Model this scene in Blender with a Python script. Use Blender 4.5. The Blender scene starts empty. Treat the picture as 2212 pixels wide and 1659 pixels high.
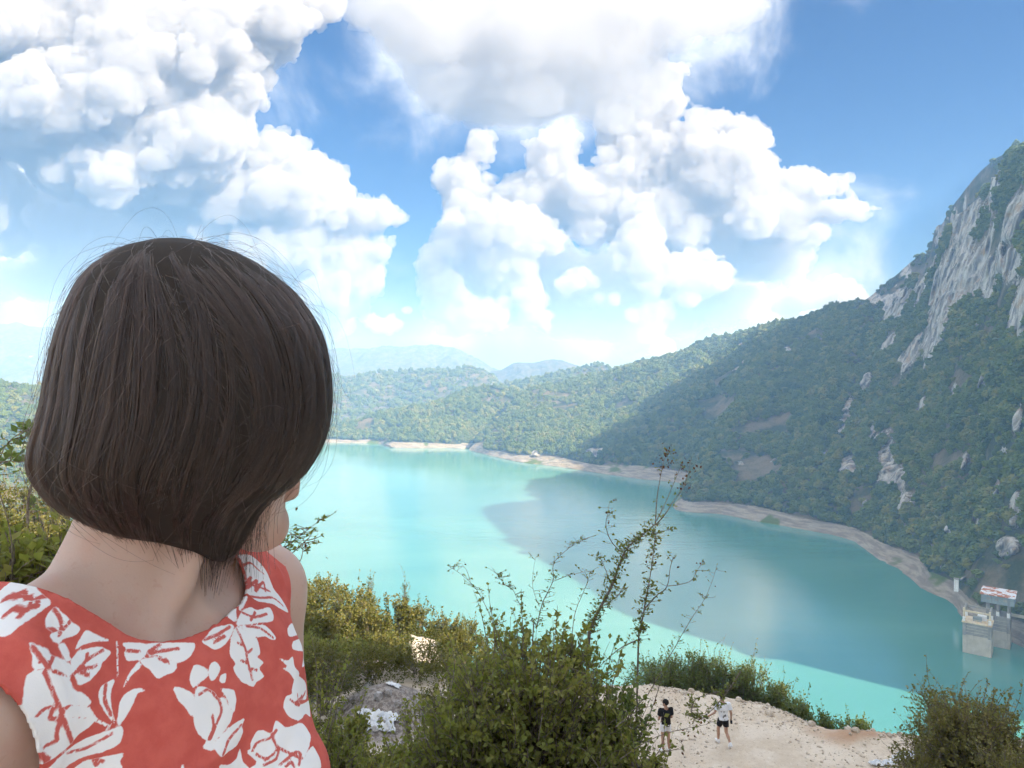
import bpy, math, random
import numpy as np
from mathutils import Vector

R = math.radians
SC = bpy.context.scene
COL = SC.collection

# ---------------------------------------------------------------- camera, sky, sun, exposure
F, CX, HY = 1494.0, 1106.0, 810.0        # focal length, centre column and horizon row on a 2212 x 1659 frame
CZ = 1.55                                # eye height above the path
LAKE = CZ - 100.0                        # water level

cam_d = bpy.data.cameras.new('camera')
cam_d.sensor_width = 36.0
cam_d.lens = 36.0 * F / 2212.0
cam_d.shift_y = -(829.5 - HY) / 2212.0
cam_d.clip_start = 0.02
cam_d.clip_end = 40000.0
cam = bpy.data.objects.new('camera', cam_d)
cam.location = (0, 0, CZ)
cam.rotation_euler = (R(90), 0, 0)
COL.objects.link(cam)
SC.camera = cam

SUN_EL = 33.5
SUN_AZ = 125.0                           # clockwise from +Y (the view): from the right, a little behind
SUN_V = Vector((math.sin(R(SUN_AZ)) * math.cos(R(SUN_EL)), math.cos(R(SUN_AZ)) * math.cos(R(SUN_EL)), math.sin(R(SUN_EL))))
sun_d = bpy.data.lights.new('sun', 'SUN')
sun_d.energy = 2.6
sun_d.angle = R(0.53)
sun_d.color = (1.0, 0.935, 0.83)
sun = bpy.data.objects.new('sun', sun_d)
sun.rotation_euler = SUN_V.to_track_quat('Z', 'Y').to_euler()
sun.location = (60, -20, 60)
COL.objects.link(sun)

SC.view_settings.view_transform = 'Standard'
SC.view_settings.look = 'None'
SC.view_settings.exposure = 2.28
SC.view_settings.gamma = 1.0
SC.view_settings.use_curve_mapping = False
SC.render.engine = 'CYCLES'
SC.cycles.use_denoising = True
SC.cycles.use_adaptive_sampling = True
SC.cycles.adaptive_threshold = 0.02
SC.cycles.adaptive_min_samples = 12
SC.cycles.max_bounces = 9
SC.cycles.diffuse_bounces = 3
SC.cycles.glossy_bounces = 3
SC.cycles.transmission_bounces = 4
SC.cycles.transparent_max_bounces = 12
SC.cycles.volume_bounces = 8
SC.cycles.sample_clamp_indirect = 6.0


class NT:
    """short-hand for building node trees"""
    def __init__(s, tree):
        s.t = tree
    def __call__(s, typ, ins=None, **props):
        n = s.t.nodes.new(typ)
        for k, v in props.items():
            setattr(n, k, v)
        if ins:
            for k, v in ins.items():
                so = n.inputs[k]
                if isinstance(v, bpy.types.NodeSocket):
                    s.t.links.new(v, so)
                else:
                    so.default_value = v
        return n
    def m(s, op, a, b=None, c=None, clamp=False):
        n = s.t.nodes.new('ShaderNodeMath'); n.operation = op; n.use_clamp = clamp
        for i, v in enumerate((a, b, c)):
            if v is None: continue
            if isinstance(v, bpy.types.NodeSocket): s.t.links.new(v, n.inputs[i])
            else: n.inputs[i].default_value = v
        return n.outputs[0]
    def v(s, op, a, b=None, c=None):
        n = s.t.nodes.new('ShaderNodeVectorMath'); n.operation = op
        for i, v in enumerate((a, b, c)):
            if v is None: continue
            if isinstance(v, bpy.types.NodeSocket): s.t.links.new(v, n.inputs[i])
            else: n.inputs[i].default_value = v
        return n.outputs['Value'] if op in ('LENGTH', 'DOT_PRODUCT', 'DISTANCE') else n.outputs[0]
    def mix(s, f, a, b, blend='MIX'):
        n = s.t.nodes.new('ShaderNodeMix'); n.data_type = 'RGBA'; n.blend_type = blend
        for i, v in ((0, f), (6, a), (7, b)):
            if isinstance(v, bpy.types.NodeSocket): s.t.links.new(v, n.inputs[i])
            elif i == 0: n.inputs[i].default_value = v
            else: n.inputs[i].default_value = tuple(v) + ((1.0,) if len(v) == 3 else ())
        return n.outputs[2]
    def rng(s, x, a, b, c=0.0, d=1.0, smooth=True):
        n = s.t.nodes.new('ShaderNodeMapRange'); n.interpolation_type = 'SMOOTHSTEP' if smooth else 'LINEAR'
        for i, v in enumerate((x, a, b, c, d)):
            if isinstance(v, bpy.types.NodeSocket): s.t.links.new(v, n.inputs[i])
            else: n.inputs[i].default_value = v
        return n.outputs[0]
    def noise(s, vec, scale, detail=4, rough=0.55, lac=2.0, dist=0.0):
        return s('ShaderNodeTexNoise', {'Vector': vec, 'Scale': scale, 'Detail': detail, 'Roughness': rough, 'Lacunarity': lac, 'Distortion': dist})
    def link(s, a, b):
        s.t.links.new(a, b)


def px_dir(px, py):
    x, z = (px - CX) / F, (HY - py) / F
    return math.atan2(x, 1.0), math.atan2(z, math.hypot(x, 1.0))


def make_sky():
    w = bpy.data.worlds.new('World'); SC.world = w; w.use_nodes = True
    n = NT(w.node_tree); w.node_tree.nodes.clear()
    tc = n('ShaderNodeTexCoord'); d0 = tc.outputs['Generated']
    sky = n('ShaderNodeTexSky', sky_type='NISHITA', sun_disc=False, sun_elevation=R(SUN_EL), sun_rotation=R(SUN_AZ),
            altitude=400.0, air_density=1.0, dust_density=0.5, ozone_density=2.0)
    sp = n('ShaderNodeSeparateXYZ', {'Vector': d0})
    az = n.m('ARCTAN2', sp.outputs[0], sp.outputs[1])
    el = n.m('ARCSINE', sp.outputs[2])
    p0 = n('ShaderNodeCombineXYZ', {'X': az, 'Y': el}).outputs[0]
    # thin high sheets: a soft union of patches, frayed by noise
    acc = None
    for (px, py, rx, ry) in CLOUD_SHEETS:
        a, e = px_dir(px, py)
        sx, sy = rx / F * math.cos(a) ** 1.6, ry / F * math.cos(a)
        r = n.v('LENGTH', n.v('MULTIPLY_ADD', p0, (1 / sx, 1 / sy, 0), (-a / sx, -e / sy, 0)))
        rr = min(sx, sy)
        f = n.m('MULTIPLY_ADD', r, -rr, rr)
        acc = f if acc is None else n('ShaderNodeMath', {0: acc, 1: f, 2: 0.05}, operation='SMOOTH_MAX').outputs[0]
    wisp = n('ShaderNodeTexNoise', {'Vector': d0, 'Scale': 5.5, 'Detail': 6.0, 'Roughness': 0.6, 'Distortion': 0.4}).outputs[0]
    # denser sheets fill the unseen sky round and above, thickened to brighten the shade
    outside = n.m('MAXIMUM', n.rng(n.m('ABSOLUTE', az), 0.68, 0.85), n.rng(el, 0.54, 0.66))
    gate = n.m('MULTIPLY', outside, n.rng(el, 0.0, 0.12))
    acc = n.m('MAXIMUM', acc, n.m('MULTIPLY_ADD', gate, 0.43, -0.3))
    soft = n.m('MULTIPLY_ADD', n.m('SUBTRACT', wisp, 0.5), 0.30, acc)
    scover = n.m('MULTIPLY', n.rng(soft, -0.045, 0.085), 0.95)
    scol = n.mix(n.rng(n.m('MULTIPLY_ADD', soft, 0.9, wisp), 0.40, 0.72), SHEET_SHADE, SHEET_LIT)
    # pale veil of moisture low over the hills
    skyc = n.mix(1.0, sky.outputs[0], SKY_TINT, 'MULTIPLY')
    veil = n.m('MULTIPLY', n.m('POWER', n.m('SUBTRACT', 1.0, n.rng(el, -0.05, 0.42, smooth=False)), 2.2), 0.62)
    skyc = n.mix(veil, skyc, VEIL)
    c = n.mix(scover, skyc, scol)
    c = n.mix(n.m('MULTIPLY', n.m('SUBTRACT', 1.0, n.rng(el, 0.0, 0.16)), 0.5), c, VEIL)
    bg = n('ShaderNodeBackground', {'Color': c, 'Strength': SKY_STRENGTH})
    n('ShaderNodeOutputWorld', {'Surface': bg.outputs[0]})
    w.cycles.sampling_method = 'MANUAL'
    w.cycles.sample_map_resolution = 512


# thin sheets of cloud in the view: column, row, half width, half height
CLOUD_SHEETS = [
    (1000, 90, 230, 130), (1260, 100, 250, 130), (1470, 30, 200, 70), (1120, 230, 170, 90),
    (120, 560, 240, 110), (330, 500, 280, 150), (520, 650, 330, 100), (60, 330, 220, 200), (300, 90, 420, 130),
    (1560, 540, 190, 90), (1240, 690, 260, 50), (900, 730, 300, 40), (60, 760, 200, 50), (1480, 650, 220, 60),
]
SKY_STRENGTH = 0.075
SHEET_LIT = (4.0, 4.1, 4.3)
SHEET_SHADE = (2.1, 2.25, 2.65)
SKY_TINT = (0.055, 0.148, 0.285)
VEIL = (0.42, 0.52, 0.80)
make_sky()


# ---------------------------------------------------------------- helpers
def P(px, py, d):
    return np.array(((px - CX) / F * d, d, CZ - (py - HY) / F * d))


def W(px, py, z=LAKE):
    return P(px, py, (CZ - z) * F / (py - HY))


def proj(p):
    p = np.asarray(p)
    return CX + F * p[..., 0] / p[..., 1], HY - F * (p[..., 2] - CZ) / p[..., 1]


def hash3(i, j, k, seed):
    h = (i.astype(np.int64) * 374761393 + j.astype(np.int64) * 668265263 + k.astype(np.int64) * 2147483647 + seed * 974634777) & 0xffffffff
    h = ((h ^ (h >> 13)) * 1274126177) & 0xffffffff
    h = h ^ (h >> 16)
    return (h & 0xffffff) / float(0x7fffff) - 1.0


def vnoise(p, seed=0):
    p = np.asarray(p, dtype=np.float64)
    f = np.floor(p); t = p - f; t = t * t * t * (t * (t * 6 - 15) + 10)
    i, j, k = f[..., 0], f[..., 1], f[..., 2]
    out = 0
    for a in (0, 1):
        wa = t[..., 0] if a else 1 - t[..., 0]
        for b in (0, 1):
            wb = t[..., 1] if b else 1 - t[..., 1]
            for c in (0, 1):
                wc = t[..., 2] if c else 1 - t[..., 2]
                out = out + wa * wb * wc * hash3(i + a, j + b, k + c, seed)
    return out


def fbm(p, octaves=4, seed=0, gain=0.5, lac=2.03):
    p = np.asarray(p, dtype=np.float64); s = 0; a = 1.0
    for o in range(octaves):
        s = s + a * vnoise(p, seed + o * 17); p = p * lac + 11.3; a *= gain
    return s


def sstep(x, a, b):
    t = np.clip((x - a) / (b - a), 0, 1)
    return t * t * (3 - 2 * t)


def mesh_obj(name, verts, faces, material=None, parent=None, smooth=True, attrs=None):
    """faces: an (n, 3) or (n, 4) index array, or a list"""
    me = bpy.data.meshes.new(name)
    v = np.asarray(verts, dtype=np.float32).reshape(-1, 3)
    if isinstance(faces, np.ndarray):
        k = faces.shape[1]; nf = faces.shape[0]
        me.vertices.add(len(v)); me.vertices.foreach_set('co', v.ravel())
        me.loops.add(nf * k); me.loops.foreach_set('vertex_index', faces.astype(np.int32).ravel())
        me.polygons.add(nf)
        me.polygons.foreach_set('loop_start', np.arange(0, nf * k, k, dtype=np.int32))
        me.polygons.foreach_set('loop_total', np.full(nf, k, dtype=np.int32))
        me.update(calc_edges=True)
    else:
        me.from_pydata([tuple(x) for x in v], [], faces)
    if smooth:
        me.polygons.foreach_set('use_smooth', np.ones(len(me.polygons), dtype=bool))
    for an, av in (attrs or {}).items():
        av = np.asarray(av, dtype=np.float32)
        if av.ndim == 1:
            at = me.attributes.new(an, 'FLOAT', 'POINT'); at.data.foreach_set('value', av)
        else:
            at = me.attributes.new(an, 'FLOAT_VECTOR', 'POINT'); at.data.foreach_set('vector', av.ravel())
    if material: me.materials.append(material)
    o = bpy.data.objects.new(name, me)
    COL.objects.link(o)
    if parent is not None: o.parent = parent
    return o


def tag(o, label=None, cat=None, group=None, kind=None):
    if label: o['label'] = label
    if cat: o['category'] = cat
    if group: o['group'] = group
    if kind: o['kind'] = kind
    return o


def empty(name, loc=(0, 0, 0)):
    o = bpy.data.objects.new(name, None); o.location = loc; o.empty_display_size = 0.1
    COL.objects.link(o)
    return o


def grid_faces(nu, nv):
    i = np.arange(nu - 1)[:, None] * nv + np.arange(nv - 1)[None, :]
    return np.stack([i, i + nv, i + nv + 1, i + 1], -1).reshape(-1, 4)


def catmull(ctrl, n):
    c = np.asarray(ctrl, dtype=float); K = len(c)
    t = np.linspace(0, K - 1, n); i = np.clip(t.astype(int), 0, K - 2); f = (t - i)[:, None]
    g = lambda k: c[np.clip(k, 0, K - 1)]
    p0, p1, p2, p3 = g(i - 1), g(i), g(i + 1), g(i + 2)
    return 0.5 * (2 * p1 + (p2 - p0) * f + (2 * p0 - 5 * p1 + 4 * p2 - p3) * f * f + (3 * p1 - p0 - 3 * p2 + p3) * f ** 3)


def material(name, rough=0.8, spec=0.3):
    m = bpy.data.materials.new(name); m.use_nodes = True
    n = NT(m.node_tree)
    b = m.node_tree.nodes['Principled BSDF']
    b.inputs['Roughness'].default_value = rough
    b.inputs['Specular IOR Level'].default_value = spec
    return m, n, b


def bump(n, b, height, strength=0.5, dist=0.1):
    bp = n('ShaderNodeBump', {'Height': height, 'Strength': strength, 'Distance': dist})
    n.link(bp.outputs[0], b.inputs['Normal'])


def attr(n, name):
    return n('ShaderNodeAttribute', attribute_name=name)


# ---------------------------------------------------------------- surfaces from distance fields
def surface_nets(s):
    """quads of the zero surface of a sampled field (negative inside); vertices in grid coordinates"""
    nx, ny, nz = s.shape
    neg = s < 0
    cnt = np.zeros((nx - 1, ny - 1, nz - 1), dtype=np.int8)
    for a in (0, 1):
        for b in (0, 1):
            for c in (0, 1):
                cnt += neg[a:nx - 1 + a, b:ny - 1 + b, c:nz - 1 + c]
    act = (cnt > 0) & (cnt < 8)
    idx = np.full(act.shape, -1, dtype=np.int32)
    cells = np.argwhere(act)
    idx[act] = np.arange(len(cells))
    acc = np.zeros((len(cells), 3)); num = np.zeros(len(cells))
    ci, cj, ck = cells.T
    corners = [(0, 0, 0), (1, 0, 0), (0, 1, 0), (1, 1, 0), (0, 0, 1), (1, 0, 1), (0, 1, 1), (1, 1, 1)]
    edges = [(0, 1), (2, 3), (4, 5), (6, 7), (0, 2), (1, 3), (4, 6), (5, 7), (0, 4), (1, 5), (2, 6), (3, 7)]
    val = [s[ci + a, cj + b, ck + c] for a, b, c in corners]
    for e0, e1 in edges:
        v0, v1 = val[e0], val[e1]
        m = (v0 < 0) != (v1 < 0)
        t = np.where(m, v0 / np.where(m, v0 - v1, 1), 0)[:, None]
        p = np.array(corners[e0]) + t * (np.array(corners[e1]) - np.array(corners[e0]))
        acc += np.where(m[:, None], p, 0); num += m
    verts = cells + acc / np.maximum(num, 1)[:, None]
    quads = []
    for ax in range(3):
        sl0 = [slice(None)] * 3; sl1 = [slice(None)] * 3
        sl0[ax] = slice(0, -1); sl1[ax] = slice(1, None)
        n0, n1 = neg[tuple(sl0)], neg[tuple(sl1)]
        ch = np.argwhere(n0 != n1)
        o1, o2 = [(1, 2), (2, 0), (0, 1)][ax]
        ok = (ch[:, o1] > 0) & (ch[:, o2] > 0) & (ch[:, o1] < s.shape[o1] - 1) & (ch[:, o2] < s.shape[o2] - 1)
        ch = ch[ok]
        flip = ~n0[tuple(ch.T)]
        q = []
        for d1, d2 in ((1, 1), (0, 1), (0, 0), (1, 0)):
            c = ch.copy(); c[:, o1] -= d1; c[:, o2] -= d2
            q.append(idx[tuple(c.T)])
        q = np.stack(q, 1)
        q[flip] = q[flip][:, ::-1]
        quads.append(q)
    quads = np.concatenate(quads)
    quads = quads[(quads >= 0).all(1)]
    return verts, quads


class Field:
    """a distance field on a box of voxels, built up by blending rounded shapes"""
    def __init__(f, lo, hi, h):
        f.lo = np.array(lo, float); f.h = h
        f.n = np.ceil((np.array(hi, float) - f.lo) / h).astype(int) + 1
        f.s = np.full(f.n, 1e3, dtype=np.float32)
    def box(f, lo, hi):
        a = np.clip(np.floor((np.array(lo) - f.lo) / f.h).astype(int), 0, f.n)
        b = np.clip(np.ceil((np.array(hi) - f.lo) / f.h).astype(int) + 1, 0, f.n)
        if (b <= a).any(): return None, None
        ax = [(f.lo[i] + f.h * np.arange(a[i], b[i])).astype(np.float32) for i in range(3)]
        return tuple(slice(a[i], b[i]) for i in range(3)), np.meshgrid(*ax, indexing='ij', sparse=True)
    def blend(f, sl, d, k, op='add'):
        a = f.s[sl]
        if op == 'sub':
            d = -d
            h = np.clip(0.5 + 0.5 * (d - a) / k, 0, 1)
            f.s[sl] = a + (d - a) * h + k * h * (1 - h)
        else:
            h = np.clip(0.5 + 0.5 * (a - d) / k, 0, 1)
            f.s[sl] = a + (d - a) * h - k * h * (1 - h)
    def ball(f, c, r, k=0.01, op='add', pad=None):
        """c centre, r radius or three half axes"""
        c = np.array(c, float); rr = np.array([r] * 3 if np.isscalar(r) else r, float)
        pad = (3 * k + 2 * f.h + 0.25 * rr.max()) if pad is None else pad
        sl, g = f.box(c - rr - pad, c + rr + pad)
        if sl is None: return
        q = [(g[i] - c[i]) / rr[i] for i in range(3)]
        l = np.sqrt(q[0] ** 2 + q[1] ** 2 + q[2] ** 2)
        if np.isscalar(r): d = (l - 1) * r
        else:
            l2 = np.sqrt((q[0] / rr[0]) ** 2 + (q[1] / rr[1]) ** 2 + (q[2] / rr[2]) ** 2) + 1e-9
            d = l * (l - 1) / l2
        f.blend(sl, d.astype(np.float32), k, op)
    def obb(f, c, axes, r, k=0.01, op='add'):
        """a turned ellipsoid; axes: three unit vectors"""
        c = np.array(c, float); A = np.array(axes, float); rr = np.array(r, float)
        e = np.abs(A.T) @ rr + 3 * k + 2 * f.h + 0.2 * rr.max()
        sl, g = f.box(c - e, c + e)
        if sl is None: return
        d0 = [g[i] - c[i] for i in range(3)]
        q = [(d0[0] * A[j][0] + d0[1] * A[j][1] + d0[2] * A[j][2]) / rr[j] for j in range(3)]
        l = np.sqrt(q[0] ** 2 + q[1] ** 2 + q[2] ** 2)
        l2 = np.sqrt((q[0] / rr[0]) ** 2 + (q[1] / rr[1]) ** 2 + (q[2] / rr[2]) ** 2) + 1e-9
        f.blend(sl, (l * (l - 1) / l2).astype(np.float32), k, op)
    def bone(f, a, b, ra, rb, k=0.01, op='add'):
        """a tapering round limb from a to b"""
        a = np.array(a, float); b = np.array(b, float); m = max(ra, rb) + 3 * k + 2 * f.h
        sl, g = f.box(np.minimum(a, b) - m, np.maximum(a, b) + m)
        if sl is None: return
        ab = b - a; L = ab @ ab + 1e-12
        t = np.clip(((g[0] - a[0]) * ab[0] + (g[1] - a[1]) * ab[1] + (g[2] - a[2]) * ab[2]) / L, 0, 1)
        d = np.sqrt((g[0] - a[0] - t * ab[0]) ** 2 + (g[1] - a[1] - t * ab[1]) ** 2 + (g[2] - a[2] - t * ab[2]) ** 2) - (ra + (rb - ra) * t)
        f.blend(sl, d.astype(np.float32), k, op)
    def mesh(f, iso=0.0):
        v, q = surface_nets(f.s - iso)
        return f.lo + v * f.h, q
    def sample(f, p):
        g = (np.asarray(p) - f.lo) / f.h
        i = np.clip(np.floor(g).astype(int), 0, f.n - 2); t = np.clip(g - i, 0, 1)
        o = 0
        for a in (0, 1):
            for b in (0, 1):
                for c in (0, 1):
                    w = (t[:, 0] if a else 1 - t[:, 0]) * (t[:, 1] if b else 1 - t[:, 1]) * (t[:, 2] if c else 1 - t[:, 2])
                    o = o + w * f.s[i[:, 0] + a, i[:, 1] + b, i[:, 2] + c]
        return o
    def grad(f, p, e=None):
        e = e or f.h
        g = np.stack([f.sample(p + np.eye(3)[i] * e) - f.sample(p - np.eye(3)[i] * e) for i in range(3)], 1)
        return g / (np.linalg.norm(g, axis=1, keepdims=True) + 1e-9)


# ---------------------------------------------------------------- clouds
def cloud_material(name, density, tint=(1.0, 1.0, 1.0)):
    m = bpy.data.materials.new(name); m.use_nodes = True
    n = NT(m.node_tree); m.node_tree.nodes.clear()
    v = n('ShaderNodeVolumePrincipled', {'Color': tint + (1,), 'Density': density, 'Anisotropy': 0.0})
    out = n('ShaderNodeOutputMaterial')
    n.link(v.outputs[0], out.inputs['Volume'])
    m.cycles.homogeneous_volume = True
    return m


def make_cloud(name, blobs, dist, seed, label, voxel=4.0, soft=1.0, kids=(11, 9), mfp=28.0, tint=(0.69, 0.68, 0.685), flat=None, thinner=0.35):
    """a heap of cloud: big lobes carry smaller lobes, which carry smaller ones. All sizes on the 2212 frame, at the given distance"""
    rs = np.random.RandomState(seed)
    lobes = []
    for b in blobs:
        px, py, rx, ry = b[:4]; w0 = b[4] if len(b) > 4 else 0.0
        lobes.append((np.array([px, py, w0 + rs.uniform(-0.15, 0.15) * rx]), np.array([rx, ry, 0.5 * (rx + ry)]) * 0.94, 0))
    for gen in range(len(kids)):
        for (c, r, g) in [l for l in lobes if l[2] == gen]:
            rm = r.mean()
            if rm < 11: continue
            for _ in range(kids[gen]):
                v = rs.normal(size=3); v[2] = -abs(v[2]) * 0.9 if rs.rand() < 0.75 else v[2]; v[1] -= 0.25
                v /= np.linalg.norm(v)
                q = rm * rs.uniform(0.26, 0.5)
                lobes.append((c + v * r * rs.uniform(0.72, 0.98), np.array([q * 1.08, q, q]), gen + 1))
    lo = np.min([c - r for c, r, g in lobes], 0) - 20; hi = np.max([c + r for c, r, g in lobes], 0) + 20
    lo = np.maximum(lo, (-260, -230, -1e9)); hi = np.minimum(hi, (2480, 820, 1e9))
    f = Field(lo, hi, voxel)
    for c, r, g in lobes:
        k = max(1.5, 0.22 * r.mean()) if g == 0 else max(1.0, 0.12 * r.mean())
        f.ball(c, r, k)
    band = np.argwhere(np.abs(f.s) < 26)
    pts = f.lo + band * f.h
    nz = np.abs(vnoise(pts / 34.0, seed)) * 12 + np.abs(vnoise(pts / 15.0, seed + 3)) * 9.0 + np.abs(vnoise(pts / 8.5, seed + 13)) * 5.0 + vnoise(pts / 60.0, seed + 6) * 8
    f.s[tuple(band.T)] -= (nz - 8.5).astype(np.float32) * soft
    root = empty(name, tuple(P(blobs[0][0], blobs[0][1], dist)))
    tag(root, label, 'cloud', 'clouds over the lake')
    base = np.array(root.location)
    for ax in range(3):
        for e in (0, -1):
            sl = [slice(None)] * 3; sl[ax] = e; f.s[tuple(sl)] = 5.0
    v, q = f.mesh(0.0)
    d = dist * (1 + v[:, 2] / F)
    wp = np.stack([(v[:, 0] - CX) / F * d, d, CZ - (v[:, 1] - HY) / F * d], 1)
    mesh_obj('body', wp - base, q, cloud_material('cloud_vapour', 1.0 / (mfp * dist / F), tint), root)
    return root


LOW_HAZE_TINT = (0.72, 0.685, 0.655)  # warm haze over the low far clouds, painted into their colour

make_cloud('cloud', [
    (60, 60, 280, 120, 80), (330, 90, 220, 140, 60), (110, 230, 230, 130, 30), (400, 280, 160, 120), (250, 350, 210, 110),
    (450, 120, 130, 130, 40), (560, 50, 120, 80, 60), (660, 20, 90, 40, 80), (520, 180, 60, 90, 20)], 5200, 3,
    'great white cloud bank filling the upper left of the sky', flat=(400, 520))
make_cloud('cloud', [
    (480, 430, 150, 80), (600, 345, 85, 62), (690, 385, 62, 52), (620, 430, 160, 85), (760, 470, 90, 40), (845, 472, 40, 11),
    (740, 550, 80, 70), (790, 600, 50, 55), (610, 530, 120, 90), (770, 660, 40, 40), (700, 620, 80, 60)], 5600, 5,
    'billowing white cloud just above and right of the dark bobbed hair', flat=(580, 720))
make_cloud('cloud', [(-30, 430, 85, 110), (10, 510, 62, 50), (-60, 360, 80, 90)], 5400, 7, 'white rounded cloud cut off by the left edge', flat=(520, 590))
make_cloud('cloud', [
    (1440, 165, 46, 38, -20), (1452, 215, 34, 44, -10), (1400, 250, 60, 60), (1370, 320, 88, 80), (1600, 300, 74, 48), (1500, 300, 80, 50),
    (1560, 380, 140, 80), (1200, 360, 64, 72), (1150, 440, 100, 80), (1000, 430, 52, 110, 60), (1030, 320, 36, 48, 60), (1290, 430, 110, 80), (1440, 450, 150, 100),
    (1740, 400, 85, 32), (1800, 450, 85, 25), (1640, 460, 140, 70), (1850, 452, 40, 10), (1800, 385, 36, 10)], 6000, 11,
    'towering white cloud with cauliflower tops over the middle of the lake', flat=(430, 620))
make_cloud('cloud', [
    (1000, 520, 70, 60), (940, 565, 42, 56), (965, 640, 50, 66), (1080, 560, 90, 80), (1150, 650, 36, 56), (1110, 500, 100, 60), (1050, 680, 60, 44),
    (1180, 520, 50, 40), (980, 700, 36, 30)], 5000, 13,
    'tall lumpy white cloud column standing over the distant mountain')
make_cloud('cloud', [(1390, 590, 62, 62), (1380, 520, 60, 50), (1400, 680, 44, 56), (1250, 615, 56, 26), (1430, 755, 26, 30), (1500, 600, 90, 50), (1320, 640, 50, 26)], 5200, 17,
    'soft pale cloud hanging right of the small patch of blue', mfp=26)
make_cloud('cloud', [(1000, 60, 210, 110), (1230, 80, 230, 130), (1120, 190, 170, 90), (1330, 180, 140, 90), (1480, 20, 170, 60), (860, 20, 130, 60), (1000, 200, 110, 70), (1590, 10, 80, 30)], 3600, 37,
    'broad soft grey white cloud across the top middle of the sky', voxel=5.5, kids=(7, 4), mfp=95)
make_cloud('cloud', [(200, 470, 200, 90), (420, 560, 240, 110), (620, 660, 170, 70), (150, 600, 160, 60), (700, 590, 120, 70)], 6200, 41,
    'soft bluish cloud low behind the hair', voxel=5.5, kids=(7, 4), mfp=75)
make_cloud('cloud', [(1560, 500, 170, 80), (1640, 560, 130, 50), (1480, 560, 120, 70), (1700, 500, 110, 40)], 6600, 43,
    'soft cloud below the great tower, above the wooded ridge', voxel=5.0, kids=(7, 5), mfp=45)
make_cloud('cloud', [(1100, 630, 150, 80), (1280, 600, 110, 60), (1330, 690, 190, 55), (1000, 600, 90, 90), (1530, 650, 150, 50), (1180, 560, 90, 60)], 7000, 47,
    'thin pale cloud veil low over the middle of the far shore', voxel=5.5, kids=(8, 5), mfp=75)
make_cloud('cloud', [(1600, 668, 66, 24), (1560, 690, 40, 18), (1640, 690, 40, 16)], 8000, 19, 'small cream cloud low above the wooded ridge', voxel=2.6, soft=0.55, tint=LOW_HAZE_TINT, flat=(685, 720))
make_cloud('cloud', [(1770, 636, 85, 30), (1690, 655, 55, 26), (1830, 632, 40, 20), (1590, 622, 60, 18)], 8400, 23, 'cream cloud resting on the right hand ridge', voxel=2.6, soft=0.55, tint=LOW_HAZE_TINT, flat=(680, 720))
make_cloud('cloud', [(830, 700, 42, 16), (800, 690, 20, 12), (880, 668, 16, 10)], 8200, 29, 'tiny cream cloud beside the hair above the far mountain', voxel=2.0, soft=0.45, tint=LOW_HAZE_TINT, flat=(705, 725))


# ---------------------------------------------------------------- materials of the land and the water
def pos(n):
    return n('ShaderNodeNewGeometry').outputs['Position']


def m_slope(name, soil=(0.16, 0.13, 0.085), under=(0.040, 0.055, 0.022)):
    """earth under trees; attribute rock: bare limestone, attribute beach: the bleached draw-down band at the water"""
    m, n, b = material(name, 0.9, 0.15)
    p = pos(n)
    n1 = n.noise(p, 0.05, 5, 0.6).outputs[0]
    n2 = n.noise(p, 0.6, 5, 0.65).outputs[0]
    strat = n.noise(n.v('MULTIPLY', p, (0.22, 0.22, 0.05)), 1.0, 6, 0.62, dist=0.6).outputs[0]
    base = n.mix(n.rng(n1, 0.40, 0.62), under, soil)
    base = n.mix(n.rng(n2, 0.52, 0.72), base, (0.075, 0.085, 0.032))
    rock = n.mix(n.rng(strat, 0.36, 0.62), (0.17, 0.165, 0.16), (0.50, 0.48, 0.45))
    rock = n.mix(n.rng(n.noise(p, 0.11, 4, 0.6).outputs[0], 0.52, 0.68), rock, (0.36, 0.27, 0.19))
    ra = n.m('ADD', attr(n, 'rock').outputs['Fac'], n.m('MULTIPLY', n.m('SUBTRACT', n2, 0.5), 0.9))
    c = n.mix(n.rng(ra, 0.42, 0.58), base, rock)
    be = n.mix(n.rng(n.noise(n.v('MULTIPLY', p, (0.08, 0.08, 0.9)), 1.0, 5, 0.6).outputs[0], 0.38, 0.62), (0.21, 0.18, 0.145), (0.34, 0.30, 0.245))
    ba = n.m('ADD', attr(n, 'beach').outputs['Fac'], n.m('MULTIPLY', n.m('SUBTRACT', n2, 0.5), 0.7))
    c = n.mix(n.rng(ba, 0.42, 0.58), c, be)
    gr = n.m('MULTIPLY', n.rng(n.noise(p, 0.035, 3, 0.5).outputs[0], 0.56, 0.64), n.rng(attr(n, 'grass').outputs['Fac'], 0.3, 0.6))
    c = n.mix(gr, c, (0.10, 0.14, 0.035))
    n.link(c, b.inputs['Base Color'])
    bump(n, b, n.m('ADD', strat, n2), 0.6, 2.0)
    return m


def m_crown(name, cols, scale=1.0):
    m, n, b = material(name, 0.7, 0.2)
    oi = n('ShaderNodeObjectInfo')
    p = pos(n)
    t = n.m('ADD', n.m('MULTIPLY', oi.outputs['Random'], 0.75), n.m('MULTIPLY', n.noise(p, 0.02 * scale, 3, 0.5).outputs[0], 0.5))
    c = n.mix(n.rng(t, 0.15, 0.60), cols[0], cols[1])
    c = n.mix(n.rng(t, 0.72, 1.0), c, cols[2])
    n.link(c, b.inputs['Base Color'])
    tr = n('ShaderNodeBsdfTranslucent', {'Color': c})
    mx = n('ShaderNodeMixShader', {0: 0.22, 1: b.outputs[0], 2: tr.outputs[0]})
    n.link(mx.outputs[0], m.node_tree.nodes['Material Output'].inputs[0])
    return m


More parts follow.
